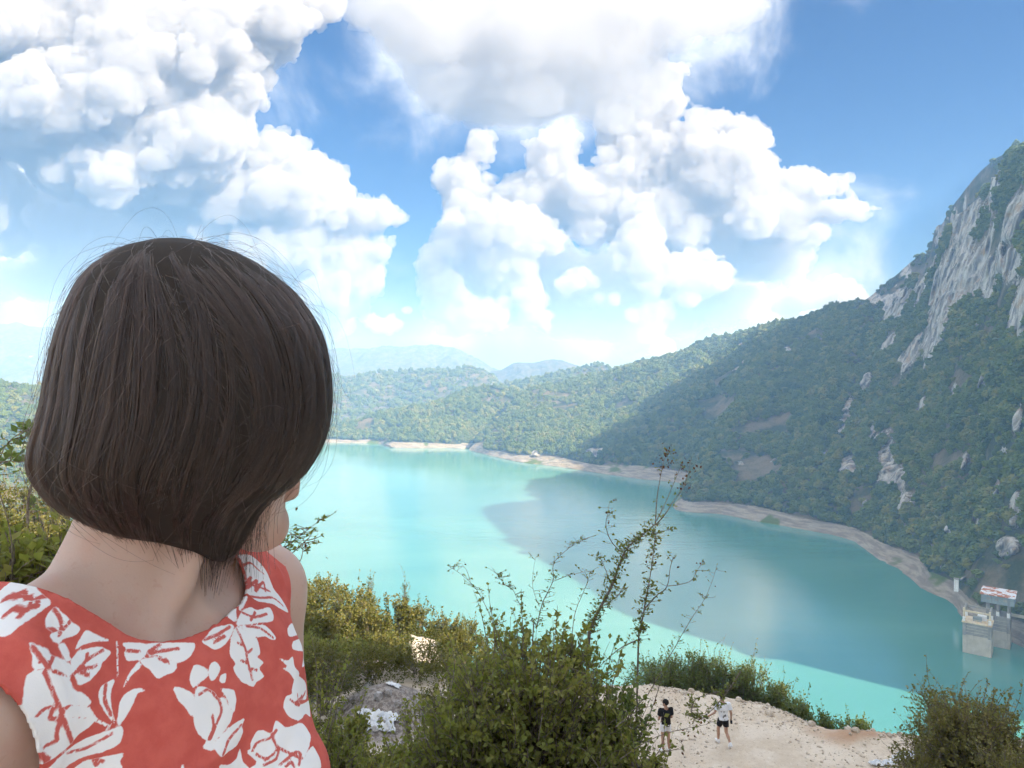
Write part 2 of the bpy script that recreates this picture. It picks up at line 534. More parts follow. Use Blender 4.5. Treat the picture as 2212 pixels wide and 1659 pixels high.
def m_water():
    m, n, b = material('turbid_turquoise_water', 0.10, 0.75)
    b.inputs['IOR'].default_value = 2.0
    p = pos(n)
    big = n.noise(n.v('MULTIPLY', p, (0.004, 0.010, 0)), 1.0, 4, 0.5, dist=0.5).outputs[0]
    c = n.mix(n.rng(big, 0.35, 0.65), (0.072, 0.250, 0.226), (0.105, 0.30, 0.264))
    n.link(c, b.inputs['Base Color'])
    w1 = n.noise(n.v('MULTIPLY', p, (0.55, 0.9, 0)), 1.0, 4, 0.6).outputs[0]
    w2 = n.noise(n.v('MULTIPLY', p, (0.05, 0.13, 0)), 1.0, 3, 0.5).outputs[0]
    ruf = n.rng(n.noise(n.v('MULTIPLY', p, (0.006, 0.012, 0)), 1.0, 4, 0.55, dist=1.0).outputs[0], 0.40, 0.62, 0.03, 0.11)
    n.link(ruf, b.inputs['Roughness'])
    bump(n, b, n.m('MULTIPLY_ADD', w2, 1.6, w1), 0.22, 0.20)
    return m


M_SLOPE = m_slope('wooded_slope_ground')
M_CROWN = m_crown('far_tree_leaves', ((0.060, 0.102, 0.020), (0.125, 0.168, 0.032), (0.215, 0.215, 0.050)))
M_WATER = m_water()


# ---------------------------------------------------------------- far trees: a handful of crowns, set out by the thousand
def crown_mesh(name, seed, tall=1.0, ncl=46):
    rs = np.random.RandomState(seed)
    V, Fc = [], []
    def lump(c, r, k):
        # a rough little clump of leaf faces: a ragged octahedron
        o = len(V)
        d = np.array([(1, 0, 0), (0, 1, 0), (-1, 0, 0), (0, -1, 0), (0, 0, 1), (0, 0, -1)], float)
        a = rs.normal(size=(3, 3)); qm, _ = np.linalg.qr(a)
        d = (d * rs.uniform(0.6, 1.25, (6, 1))) @ qm * r
        V.extend((c + d).tolist())
        for i in range(4):
            j = (i + 1) % 4
            Fc.append((o + i, o + j, o + 4)); Fc.append((o + j, o + i, o + 5))
    for i in range(ncl):
        v = rs.normal(size=3); v[2] = abs(v[2]) * 0.9 - 0.15; v /= np.linalg.norm(v)
        rad = rs.uniform(0.55, 0.98)
        c = v * rad * np.array([0.5, 0.5, 0.52 * tall]) + np.array([0, 0, 0.5 * tall])
        lump(c, rs.uniform(0.11, 0.23), i)
    for i in range(6):
        lump(np.array([rs.uniform(-.15, .15), rs.uniform(-.15, .15), rs.uniform(0.15, 0.6) * tall]), 0.3, i)
    # a short trunk
    o = len(V)
    for z, r in ((-0.25, 0.05), (0.45, 0.03)):
        for k in range(4):
            a = k * math.pi / 2; V.append((r * math.cos(a), r * math.sin(a), z))
    for k in range(4):
        Fc.append((o + k, o + (k + 1) % 4, o + 4 + (k + 1) % 4)); Fc.append((o + k, o + 4 + (k + 1) % 4, o + 4 + k))
    me = bpy.data.meshes.new(name)
    me.from_pydata(V, [], Fc); me.materials.append(M_CROWN)
    return me


TREE_COL = bpy.data.collections.new('tree_shapes')
for k in range(7):
    TREE_COL.objects.link(bpy.data.objects.new('tree_shape', crown_mesh('tree_shape', 50 + k, (0.9, 1.0, 1.15, 0.8, 1.3, 1.0, 0.7)[k])))


def forest_nodes():
    g = bpy.data.node_groups.new('forest', 'GeometryNodeTree')
    g.interface.new_socket('Geometry', in_out='INPUT', socket_type='NodeSocketGeometry')
    g.interface.new_socket('Geometry', in_out='OUTPUT', socket_type='NodeSocketGeometry')
    N = g.nodes.new; L = g.links.new
    gi, go = N('NodeGroupInput'), N('NodeGroupOutput')
    ci = N('GeometryNodeCollectionInfo'); ci.inputs['Collection'].default_value = TREE_COL
    ci.inputs['Separate Children'].default_value = True; ci.inputs['Reset Children'].default_value = True
    ip = N('GeometryNodeInstanceOnPoints'); ip.inputs['Pick Instance'].default_value = True
    def at(nm, t):
        a = N('GeometryNodeInputNamedAttribute'); a.data_type = t; a.inputs['Name'].default_value = nm
        return a.outputs[0]
    L(gi.outputs[0], ip.inputs['Points']); L(ci.outputs[0], ip.inputs['Instance'])
    ri = N('FunctionNodeRandomValue'); ri.data_type = 'INT'
    for s in ri.inputs:
        if s.name == 'Max' and s.type == 'INT': s.default_value = 6
        if s.name == 'Min' and s.type == 'INT': s.default_value = 0
    L([o for o in ri.outputs if o.type == 'INT'][0], ip.inputs['Instance Index'])
    er = N('FunctionNodeEulerToRotation')
    L(at('rot', 'FLOAT_VECTOR'), er.inputs[0]); L(er.outputs[0], ip.inputs['Rotation'])
    L(at('size', 'FLOAT_VECTOR'), ip.inputs['Scale'])
    L(ip.outputs[0], go.inputs[0])
    return g


FOREST = forest_nodes()


def forest(name, pts, sizes, label, seed=0):
    rs = np.random.RandomState(seed)
    n = len(pts)
    rot = np.stack([rs.uniform(-.12, .12, n), rs.uniform(-.12, .12, n), rs.uniform(0, 6.28, n)], 1)
    sz = np.stack([sizes * rs.uniform(.85, 1.2, n), sizes * rs.uniform(.85, 1.2, n), sizes * rs.uniform(.75, 1.15, n)], 1)
    o = mesh_obj(name, pts, np.zeros((0, 3), int), None, attrs={'rot': rot, 'size': sz})
    md = o.modifiers.new('forest', 'NODES'); md.node_group = FOREST
    tag(o, label, 'forest', kind='stuff')
    return o


# ---------------------------------------------------------------- hills as lofts from shore to crest
def hill(name, shore, crest, nu, nv, seed, power=1.0, rough=6.0, beach=7.0, back=0.6, rocks=(), rock_noise=0.0, crag=0.0, warp=None, mat=None):
    """shore, crest: matching rows of world points. Returns the mesh object and samples for planting"""
    S = catmull(shore, nu); C = catmull(crest, nu)
    nb = max(6, nv // 6)
    a = np.linspace(0, 1, nv) ** 1.08
    ab = np.linspace(0, 1, nb + 1)[1:]
    pw = np.interp(np.linspace(0, 1, nu), np.linspace(0, 1, len(power)), power) if not np.isscalar(power) else np.full(nu, power)
    A = a[None, :, None]
    V = S[:, None, :] * (1 - A) + C[:, None, :] * A
    V[:, :, 2] = S[:, None, 2] + (C[:, None, 2] - S[:, None, 2]) * a[None, :] ** pw[:, None]
    out = (C - S) * (1, 1, 0)
    B = C[:, None, :] + out[:, None, :] * ab[None, :, None] * 0.8
    B[:, :, 2] = C[:, None, 2] - (C[:, None, 2] - LAKE) * back * ab[None, :] ** 1.2
    V = np.concatenate([V, B], 1); NV = V.shape[1]
    u = np.linspace(0, 1, nu)
    aa = np.concatenate([a, 1 + ab])
    q = V.copy(); q[..., 2] *= 0.35
    env = np.clip(np.minimum(aa * 7.0, 1.0), 0, 1) * np.where(aa < 1, np.clip((1.0 - aa) * 5 + 0.25, 0, 1), 0.6)
    d = fbm(q / 95.0, 5, seed, 0.5) * rough + np.abs(vnoise(q / 42.0, seed + 5)) * rough * 0.6
    V[..., 2] += d * env[None, :]
    # ragged crest line
    V[..., 2] += (fbm(q / 26.0, 3, seed + 3) * rough * 0.16) * np.where(aa > 0.6, 1, 0)[None, :]
    P3 = V.reshape(-1, 3)
    px, py = proj(P3)
    rock = np.zeros(len(P3))
    for (rx, ry, wx, wy, sl) in rocks:
        dx, dy = px - rx, py - ry
        e = np.hypot((dx + sl * dy) / wx, dy / wy)
        rock = np.maximum(rock, 1.15 - e * 0.75 + 0.45 * fbm(P3 / (26.0, 26.0, 34.0), 3, seed + 21))
    rock = np.clip(rock, 0, 1)
    if rock_noise:
        rn = fbm(P3 / (30.0, 30.0, 46.0), 4, seed + 31)
        rock = np.maximum(rock, sstep(rn, rock_noise, rock_noise + 0.28) * np.repeat(aa[None, :] > 0.06, nu, 0).ravel())
    bw = beach * (1 + 0.5 * vnoise(P3 / 40.0, seed + 8))
    be = 1 - sstep(P3[:, 2] - LAKE, bw * 0.8, bw * 1.25)
    # crags stand out from the slope in ribs
    if crag:
        out_n = -(out / (np.linalg.norm(out, axis=1, keepdims=True) + 1e-6))
        rib = fbm(P3 / (9.0, 9.0, 40.0), 4, seed + 41) + 0.6 * np.abs(vnoise(P3 / (22.0, 22.0, 90.0), seed + 44))
        on = np.repeat(out_n[:, None, :], NV, 1).reshape(-1, 3)
        P3 = P3 + on * (rib * crag * sstep(rock, 0.35, 0.7))[:, None]
        P3[:, 2] += vnoise(P3 / 7.0, seed + 47) * crag * 0.5 * rock
    P3[:, 2] += fbm(P3 / 9.0, 2, seed + 51) * 0.5 * sstep(be, 0.2, 0.8)
    P3.reshape(nu, NV, 3)[:, 0, 2] = LAKE - 4.0
    gr = sstep(be, 0.15, 0.5)
    o = mesh_obj(name, P3, grid_faces(nu, NV), mat or M_SLOPE, attrs={'rock': rock, 'beach': be, 'grass': gr})
    tag(o, kind='structure')
    return o, P3.reshape(nu, NV, 3), rock.reshape(nu, NV), be.reshape(nu, NV)


def plant(h, n, seed, size, density=None, upto=None, keep=None):
    """n points on the hill, clear of rock and beach; size grows where there are fewer"""
    o, V, rock, be = h
    nu, nv = rock.shape
    rs = np.random.RandomState(seed)
    e1 = V[1:, :-1] - V[:-1, :-1]; e2 = V[:-1, 1:] - V[:-1, :-1]
    ar = np.linalg.norm(np.cross(e1, e2), axis=2)
    if upto: ar[:, int(nv * upto):] = 0
    pr = (ar / ar.sum()).ravel()
    k = rs.choice(len(pr), n, p=pr); i, j = k // (nv - 1), k % (nv - 1)
    s, t = rs.rand(n), rs.rand(n)
    pt = (V[i, j] * ((1 - s) * (1 - t))[:, None] + V[i + 1, j] * (s * (1 - t))[:, None] + V[i, j + 1] * ((1 - s) * t)[:, None] + V[i + 1, j + 1] * (s * t)[:, None])
    ok = (rock[i, j] < 0.42) & (be[i, j] < 0.35)
    th = fbm(pt / 38.0, 3, seed + 2)
    ok &= th > -0.72 + 0.5 * rs.rand(n)
    if keep is not None: ok &= keep(pt)
    pt = pt[ok]
    sz = size * (0.42 + 1.15 * rs.rand(len(pt)) ** 2.0) * (1 + 0.25 * th[ok])
    pt[:, 2] -= 0.12 * sz
    return pt, sz


def WL(pts):
    return [W(x, y) for x, y in pts]


def PL(pts):
    return [P(*p) for p in pts]


def world_h(x, y, h):
    return np.array((x, y, LAKE + h))


# the wide ground far below, the lake on it
gx0, gx1, gy0, gy1 = -5900.0, 2900.0, -2400.0, 6300.0
ground = mesh_obj('ground', [(gx0, gy0, LAKE - 9), (gx1, gy0, LAKE - 9), (gx1, gy1, LAKE - 9), (gx0, gy1, LAKE - 9)], [(0, 1, 2, 3)], M_SLOPE)
tag(ground, kind='structure')
lake = mesh_obj('lake', [(-900, 10, LAKE), (420, 10, LAKE), (420, 1260, LAKE), (-900, 1260, LAKE)], [(0, 1, 2, 3)], M_WATER)
tag(lake, kind='structure')

# the right hand mountain and its long ridge
M_ROCKS = [
    (2100, 470, 46, 90, 0.45), (2065, 600, 62, 110, 0.35), (2150, 580, 24, 70, 0.35), (2190, 480, 26, 90, 0.2), (2185, 560, 26, 60, 0.2),
    (2030, 700, 36, 90, 0.4), (1965, 770, 20, 60, 0.5), (1930, 660, 26, 40, 0.4), (2205, 680, 18, 60, 0.2), (2010, 560, 16, 60, 0.4),
    (1825, 900, 16, 42, 0.3), (1835, 1010, 15, 22, -0.2), (1935, 1040, 34, 72, -0.25), (1915, 985, 12, 36, 0.2), (1950, 1090, 22, 26, 0), (2085, 1000, 10, 24, 0.2), (2165, 990, 18, 34, 0.2), (2195, 1090, 13, 34, 0.1),
    (2110, 1130, 12, 22, 0), (2180, 1180, 20, 16, 0), (2050, 1150, 10, 24, 0), (2150, 1040, 14, 30, 0), (2200, 900, 12, 50, 0.2), (1870, 830, 12, 30, 0.3),
    (1990, 640, 14, 40, 0.3), (1915, 740, 14, 30, 0.3), (2145, 400, 22, 30, 0.3), (2020, 1170, 12, 14, 0), (1965, 1160, 9, 5, 0), (1990, 1174, 9, 5, 0), (2012, 1190, 8, 6, 0), (2035, 1210, 8, 6, 0), (2055, 1230, 9, 6, 0), (2080, 1246, 10, 6, 0),
    (1700, 760, 12, 8, 0.3), (1880, 930, 8, 14, 0.2), (1990, 880, 9, 20, 0.3), (2060, 850, 9, 20, 0.3), (2130, 820, 10, 30, 0.3), (2120, 900, 8, 20, 0.2), (1780, 980, 8, 10, 0), (1600, 1000, 10, 6, 0), (1870, 1090, 7, 12, 0)]
shore = [W(*p) for p in ((1012, 972), (1060, 985), (1130, 1000), (1200, 1008), (1290, 1022), (1380, 1035), (1480, 1048), (1455, 1098), (1560, 1112), (1640, 1128),
                         (1720, 1142), (1830, 1165), (1900, 1210), (1960, 1245), (2000, 1280), (2050, 1302), (2085, 1340), (2140, 1370), (2212, 1400))]
shore += [world_h(187, 228, 0), world_h(188, 214, 0), world_h(196, 205, 0)]
crest = PL([(1142, 845, 1100), (1200, 833, 1120), (1290, 814, 1150), (1386, 786, 1130), (1473, 760, 1080), (1555, 732, 1020), (1640, 710, 950), (1728, 688, 880),
            (1797, 665, 820), (1874, 654, 740), (1915, 672, 690), (1952, 622, 645), (2008, 572, 600), (2058, 487, 540), (2127, 422, 490), (2176, 356, 450), (2214, 338, 420), (2290, 310, 380)])
crest += [world_h(300, 329, 205), world_h(276, 262, 168), world_h(250, 224, 118), world_h(240, 205, 30)]
pw = [1.0, 1.0, 1.0, 1.0, 1.0, 1.0, 1.0, 1.05, 1.1, 1.1, 1.15, 1.2, 1.3, 1.35, 1.4, 1.4, 1.3, 1.2, 1.1, 1.0, 1.0, 1.0]
MOUNTAIN = hill('mountain', shore, crest, 560, 330, 4, power=pw, rough=9.0, beach=6.5, rocks=M_ROCKS, rock_noise=0.86, crag=7.5)
pts, sz = plant(MOUNTAIN, 72000, 8, 4.4, upto=0.88)
forest('mountain_forest', pts, sz, 'dark green forest covering the right hand mountain and its ridge', 1)

# a farther shoulder that shows behind the crags
s2 = [P(1840, 700, 900), P(1900, 680, 880), P(1990, 640, 860), P(2060, 560, 800), P(2150, 480, 700), P(2260, 420, 640)]
c2 = PL([(1850, 665, 930), (1880, 640, 930), (1936, 594, 920), (1975, 560, 900), (2006, 543, 880), (2022, 492, 840), (2037, 480, 820), (2056, 446, 780), (2103, 385, 720), (2145, 352, 680), (2176, 336, 650), (2230, 310, 620)])
s2 = catmull(s2, 12)
SHOULDER = hill('mountain_shoulder', s2, c2, 160, 50, 14, rough=3.0, beach=0, rock_noise=0.35, rocks=[(1890, 650, 14, 20, 0), (1960, 590, 12, 20, 0)], crag=2.0)
pts, sz = plant(SHOULDER, 2500, 9, 5.0, upto=0.9)
forest('shoulder_forest', pts, sz, 'sparse trees on the hazy shoulder behind the crags', 2)

# the wooded headland across the lake, a knoll in front of it
HEAD = hill('headland', WL([(560, 950), (700, 956), (760, 957), (820, 959), (840, 966), (900, 968), (960, 968), (1006, 969), (1030, 962)]),
            PL([(560, 940, 1060), (690, 940, 1060), (740, 926, 1070), (800, 900, 1080), (880, 886, 1110), (941, 875, 1120), (996, 850, 1140), (1063, 840, 1150), (1120, 850, 1120)]),
            200, 70, 24, rough=4.0, beach=5.0, rocks=[], crag=0.0, rock_noise=1.45)
pts, sz = plant(HEAD, 9000, 12, 5.6)
forest('headland_forest', pts, sz, 'sunlit green forest on the headland across the lake', 3)
KNOLL = hill('knoll', WL([(826, 961), (840, 966), (870, 968), (920, 968), (960, 968), (1000, 968.5), (1020, 966)]),
             PL([(838, 962, 965), (852, 952, 975), (885, 932, 985), (926, 914, 990), (975, 908, 995), (1003, 920, 995), (1022, 952, 985)]),
             110, 40, 34, rough=2.5, beach=6.0, rocks=[], crag=0.0)
pts, sz = plant(KNOLL, 2600, 13, 5.6)
forest('knoll_forest', pts, sz, 'green trees on the low knoll at the water of the far shore', 4)

# hills behind the far shore
FAR = hill('far_hill', [world_h(-900, 1230, 2), world_h(-500, 1240, 2), world_h(-260, 1250, 2), world_h(-150, 1260, 2), world_h(-80, 1260, 3), world_h(-20, 1270, 4), world_h(10, 1290, 4)],
           PL([(300, 812, 1900), (600, 816, 1850), (730, 818, 1800), (850, 808, 1800), (957, 799, 1800), (1043, 806, 1780), (1092, 842, 1750)]),
           180, 80, 44, rough=11.0, beach=0, rocks=[(1066, 830, 7, 8, -0.6)], rock_noise=1.35, crag=0.0)
pts, sz = plant(FAR, 16000, 15, 7.5)
forest('far_hill_forest', pts, sz, 'hazy blue green forest on the far hill beyond the headland', 5)
FAR2 = hill('back_hill', [world_h(-40, 1300, 30), world_h(40, 1260, 40), world_h(140, 1260, 50), world_h(260, 1240, 60), world_h(420, 1200, 60)],
            PL([(1060, 838, 1600), (1140, 822, 1580), (1277, 791, 1550), (1330, 796, 1500), (1386, 788, 1480), (1470, 765, 1450)][:5]),
            120, 46, 54, rough=5.0, beach=0, rock_noise=1.2)
pts, sz = plant(FAR2, 6000, 16, 6.5)
forest('back_hill_forest', pts, sz, 'hazy forest on the low hill behind the sunlit ridge', 6)
# the sunny hill left of the woman
LEFT = hill('left_hill', WL([(-420, 1180), (-200, 1120), (0, 1090), (150, 1070), (400, 1010), (600, 968), (700, 957)]),
            PL([(-420, 815, 640), (-200, 822, 680), (0, 832, 720), (130, 838, 780), (400, 835, 900), (600, 880, 980), (700, 935, 1030)]),
            170, 80, 64, rough=6.0, beach=4.0, rock_noise=1.2)
pts, sz = plant(LEFT, 13000, 18, 5.0)
forest('left_hill_forest', pts, sz, 'bright sunlit forest on the hill left of the woman', 7)

# distant blue mountains
m_far = m_slope('distant_mountain_ground', (0.10, 0.09, 0.075), (0.035, 0.045, 0.030))
hill('distant_mountain', [world_h(x, 2700, 10) for x in (-3200, -2400, -1800, -1200, -700, -350, 0)],
     PL([(-300, 700, 3700), (60, 702, 3700), (420, 760, 3650), (741, 754, 3600), (950, 747, 3600), (1010, 768, 3550), (1085, 804, 3500)]),
     220, 60, 74, rough=24.0, beach=0, mat=m_far, rock_noise=1.15)
hill('distant_hills', [world_h(x, 2200, 10) for x in (-90, 0, 70, 140, 210, 300, 380)],
     PL([(1060, 806, 2700), (1085, 798, 2700), (1113, 783, 2700), (1150, 783, 2700), (1203, 776, 2700), (1232, 785, 2700), (1275, 800, 2700)]),
     140, 40, 84, rough=9.0, beach=0, mat=m_far, rock_noise=1.2)

# unseen high ridge right of the view, profiled to shade mountain side and water
SP = np.array((math.sin(R(SUN_AZ)), math.cos(R(SUN_AZ)))); SQ = np.array((-SP[1], SP[0]))
def pq(p, q, h):
    x, y = SP * p + SQ * q
    return world_h(x, y, h)
RQ = [(244, 2), (256, 180), (290, 227), (350, 285), (421, 330), (490, 312), (610, 318), (669, 388), (757, 405), (838, 418), (856, 300), (885, 10)]
HIGH = hill('high_ridge', [pq(100 + 60 * min(1, abs(q - 560) / 320.), q, 0.4 * h) for q, h in RQ], [pq(180, q, h) for q, h in RQ], 240, 60, 94, rough=2.0, beach=0, rock_noise=0.5)
pts, sz = plant(HIGH, 2500, 19, 6.0)
forest('high_ridge_forest', pts, sz, 'scattered trees on the high ridge out of view to the right', 8)

# ---------------------------------------------------------------- the air over the valley
def make_haze():
    x0, x1, y0, y1, z0, z1 = -6000, 3000, -2500, 6400, LAKE - 10, CZ + 345
    v = [(x, y, z) for z in (z0, z1) for y in (y0, y1) for x in (x0, x1)]
    f = [(0, 2, 3, 1), (4, 5, 7, 6), (0, 1, 5, 4), (2, 6, 7, 3), (0, 4, 6, 2), (1, 3, 7, 5)]
    m = bpy.data.materials.new('hazy_air'); m.use_nodes = True
    n = NT(m.node_tree); m.node_tree.nodes.clear()
    vol = n('ShaderNodeVolumePrincipled', {'Color': HAZE_COLOR + (1,), 'Density': HAZE, 'Anisotropy': 0.0, 'Absorption Color': (1, 1, 1, 1)})
    out = n('ShaderNodeOutputMaterial'); n.link(vol.outputs[0], out.inputs['Volume'])
    m.cycles.homogeneous_volume = True
    o = mesh_obj('haze', v, f, m, smooth=False)
    tag(o, 'pale blue haze filling the air of the valley', kind='stuff')


HAZE = 3.8e-4
HAZE_COLOR = (0.29, 0.55, 1.0)
make_haze()


# ---------------------------------------------------------------- the near slope, the track cut into it
def edge_y(x):
    return np.interp(x, [-30, -8, 0, 5.4, 7.5, 9.9, 11.6, 13.8, 17, 40], [33, 31.5, 29.6, 28.4, 28.0, 26.9, 25.2, 24.7, 24.4, 24])


def near_z(x, y, rough=True):
    x = np.asarray(x, float); y = np.asarray(y, float)
    z = np.interp(y, [-90, -30, -4, 0, 1.2, 3, 5.5, 10, 16, 20.5, 22], [12, 0, -1.5, -1.55, -1.6, -2.5, -4.15, -7.2, -11.0, -12.85, -12.9])
    e = y - edge_y(x)
    right = -12.9 - 0.95 * np.maximum(e, 0) - 0.5 * sstep(e, 0, 0.6)
    left = np.where(e < 3.5, -12.9 - 0.75 * np.maximum(e, 0), -15.5 - 0.19 * (e - 3.5)) - 0.20 * np.clip(x + 18, -6, 20) * sstep(e, 2, 14)
    left = left - 0.9 * np.maximum(y - 60 - 0.35 * np.maximum(x + 8, -14) + 2.5 * vnoise(np.stack([x / 6.0, y / 6.0, 0 * x], -1), 8), 0)
    far = left + (right - left) * sstep(x, -5.0, 2.5)
    z = np.where(e > 0, far, z)
    p = SP[0] * x + SP[1] * y; q = SQ[0] * x + SQ[1] * y
    hillside = 66 * sstep(p, 24, 64) * (1 - sstep(p, 90, 150)) * (1 - sstep(q, 27.5, 33)) * sstep(q, -9, -2.5)  # unseen crag right of the camera, added to keep sun off the near ground
    z = z + hillside
    # heap of rubble left of the big bush, low bank along the edge of the track
    z = z + 1.0 * np.exp(-((x + 4.9) / 1.5) ** 2 - ((y - 26.4) / 1.6) ** 2)
    bank = np.exp(-((e + 0.5) / 0.45) ** 2) * (0.18 + 0.16 * vnoise(np.stack([x / 1.4, y / 1.4, 0 * x], -1), 5)) * sstep(x, 3, 6)
    z = z + bank
    if rough:
        w = np.where((y > 21) & (e < 0), 0.35, 1.0)
        z = z + (fbm(np.stack([x / 3.0, y / 3.0, 0 * x], -1), 4, 71) * 0.16 + fbm(np.stack([x / 0.5, y / 0.5, 0 * x], -1), 3, 72) * 0.035) * w
    return np.maximum(CZ + z, LAKE - 6)


def m_near():
    m, n, b = material('near_slope_earth', 0.95, 0.1)
    p = pos(n)
    n1 = n.noise(p, 0.9, 6, 0.65).outputs[0]
    n2 = n.noise(p, 7.0, 5, 0.7).outputs[0]
    n3 = n.noise(p, 0.25, 3, 0.5).outputs[0]
    soil = n.mix(n.rng(n1, 0.35, 0.65), (0.10, 0.085, 0.05), (0.055, 0.070, 0.022))
    dirt = n.mix(n.rng(n1, 0.36, 0.62), (0.55, 0.465, 0.37), (0.65, 0.57, 0.475))
    dirt = n.mix(n.rng(n2, 0.55, 0.75), dirt, (0.72, 0.66, 0.58))
    dirt = n.mix(n.rng(n2, 0.44, 0.30), dirt, (0.44, 0.35, 0.27))
    grey = n.mix(n.rng(n2, 0.40, 0.62), (0.17, 0.145, 0.13), (0.34, 0.31, 0.29))
    c = n.mix(n.rng(attr(n, 'track').outputs['Fac'], 0.35, 0.65), soil, dirt)
    rus = n.m('MULTIPLY', n.rng(n3, 0.54, 0.64), attr(n, 'bank').outputs['Fac'])
    c = n.mix(rus, c, (0.42, 0.27, 0.18))
    c = n.mix(n.rng(attr(n, 'rubble').outputs['Fac'], 0.3, 0.7), c, grey)
    n.link(c, b.inputs['Base Color'])
    bump(n, b, n.m('ADD', n1, n.m('MULTIPLY', n2, 0.4)), 0.5, 0.08)
    return m


M_NEAR = m_near()


def near_patch(name, xs, ys):
    X, Y = np.meshgrid(xs, ys, indexing='ij')
    Z = near_z(X, Y)
    e = Y - edge_y(X)
    nz = 0.8 * fbm(np.stack([X / 2.2, Y / 2.2, 0 * X], -1), 3, 77)
    track = sstep(Y + nz, 20.6, 21.8) * (1 - sstep(e + 0.4 * nz, 0.0, 0.5)) * sstep(X + nz, -9, -6)
    # a second, lower track in the sun on the left
    lx = X + 6.3 + 0.16 * (Y - 50) + 0.3 * nz
    track = np.maximum(track, np.exp(-(lx / 1.15) ** 2) * sstep(Y, 40, 43) * (1 - sstep(Y, 58, 61)))
    track = np.maximum(track, 1 - sstep(np.hypot(X * 0.8, Y + 13.0) + nz, 13.5, 16.0))  # unseen pale ground behind the camera, added to bounce sun onto the woman
    pq_ = SP[0] * X + SP[1] * Y
    crag = sstep(pq_, 22, 30) * (SQ[0] * X + SQ[1] * Y < 34) * (SQ[0] * X + SQ[1] * Y > -12)  # grey rock colour for the added crag that shades the near ground
    rub = np.exp(-((X + 4.9) / 1.9) ** 2 - ((Y - 26.0) / 2.2) ** 2) * 1.3
    bank = np.exp(-((e + 0.5) / 0.8) ** 2)
    o = mesh_obj(name, np.stack([X, Y, Z], -1).reshape(-1, 3), grid_faces(len(xs), len(ys)), M_NEAR, attrs={'track': track.ravel(), 'rubble': np.maximum(rub, crag).ravel(), 'bank': bank.ravel()})
    return tag(o, kind='structure')


xs = np.concatenate([np.arange(-150, -24, 3.0), np.arange(-24, -8, 0.5), np.arange(-8, 20, 0.19), np.arange(20, 40, 0.8), np.arange(40, 181, 3.0)])
ys = np.concatenate([np.arange(-150, -20, 3.0), np.arange(-20, 19, 0.5), np.arange(19, 32, 0.17), np.arange(32, 70, 0.6), np.arange(70, 231, 3.0)])
near_patch('hillside', xs, ys)


# ---------------------------------------------------------------- leaves, twigs, bushes
def m_leaf(name, cols, transl=0.5):
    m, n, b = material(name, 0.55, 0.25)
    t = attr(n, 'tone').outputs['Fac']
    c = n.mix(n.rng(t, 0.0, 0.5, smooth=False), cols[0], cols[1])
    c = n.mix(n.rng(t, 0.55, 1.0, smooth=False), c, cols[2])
    n.link(c, b.inputs['Base Color'])
    tr = n('ShaderNodeBsdfTranslucent', {'Color': n.mix(1.0, c, (1.1, 1.15, 0.6), 'MULTIPLY')})
    mx = n('ShaderNodeMixShader', {0: transl, 1: b.outputs[0], 2: tr.outputs[0]})
    n.link(mx.outputs[0], m.node_tree.nodes['Material Output'].inputs[0])
    return m


def m_bark(name, a, b_):
    m, n, b = material(name, 0.9, 0.15)
    n.link(n.mix(n.rng(n.noise(pos(n), 40.0, 4, 0.6).outputs[0], 0.35, 0.65), a, b_), b.inputs['Base Color'])
    return m


M_BARK = m_bark('grey_brown_bark', (0.13, 0.105, 0.085), (0.27, 0.23, 0.19))
M_LEAF = m_leaf('bush_leaves', ((0.140, 0.168, 0.048), (0.235, 0.255, 0.072), (0.330, 0.305, 0.105)))
M_LEAF_D = m_leaf('deep_green_leaves', ((0.105, 0.155, 0.060), (0.175, 0.225, 0.080), (0.260, 0.270, 0.100)))
M_LEAF_Y = m_leaf('yellow_green_leaves', ((0.070, 0.085, 0.020), (0.135, 0.140, 0.032), (0.240, 0.200, 0.058)), 0.38)
M_LEAF_B = m_leaf('brownish_leaves', ((0.140, 0.142, 0.052), (0.220, 0.208, 0.078), (0.300, 0.245, 0.115)))
M_LEAF_R = m_leaf('dry_red_leaves', ((0.075, 0.028, 0.014), (0.135, 0.048, 0.022), (0.18, 0.085, 0.035)))


def leaf_arrays(pos_, axis, L, rs, width=0.32, fold=0.10):
    n = len(pos_)
    ax = axis / (np.linalg.norm(axis, axis=1, keepdims=True) + 1e-9)
    up = rs.normal(size=(n, 3)) * 0.8 + (0, 0, 1.0)
    side = np.cross(ax, up); side /= (np.linalg.norm(side, axis=1, keepdims=True) + 1e-9)
    nr = np.cross(side, ax)
    L = L[:, None]
    a = pos_; t = pos_ + ax * L
    l = pos_ + ax * L * 0.45 - side * L * width + nr * L * fold
    r = pos_ + ax * L * 0.45 + side * L * width + nr * L * fold
    V = np.stack([a, l, t, r], 1).reshape(-1, 3)
    o = np.arange(n)[:, None] * 4
    Fq = np.concatenate([o + np.array([[0, 1, 2]]), o + np.array([[0, 2, 3]])], 1).reshape(-1, 3)
    return V, Fq


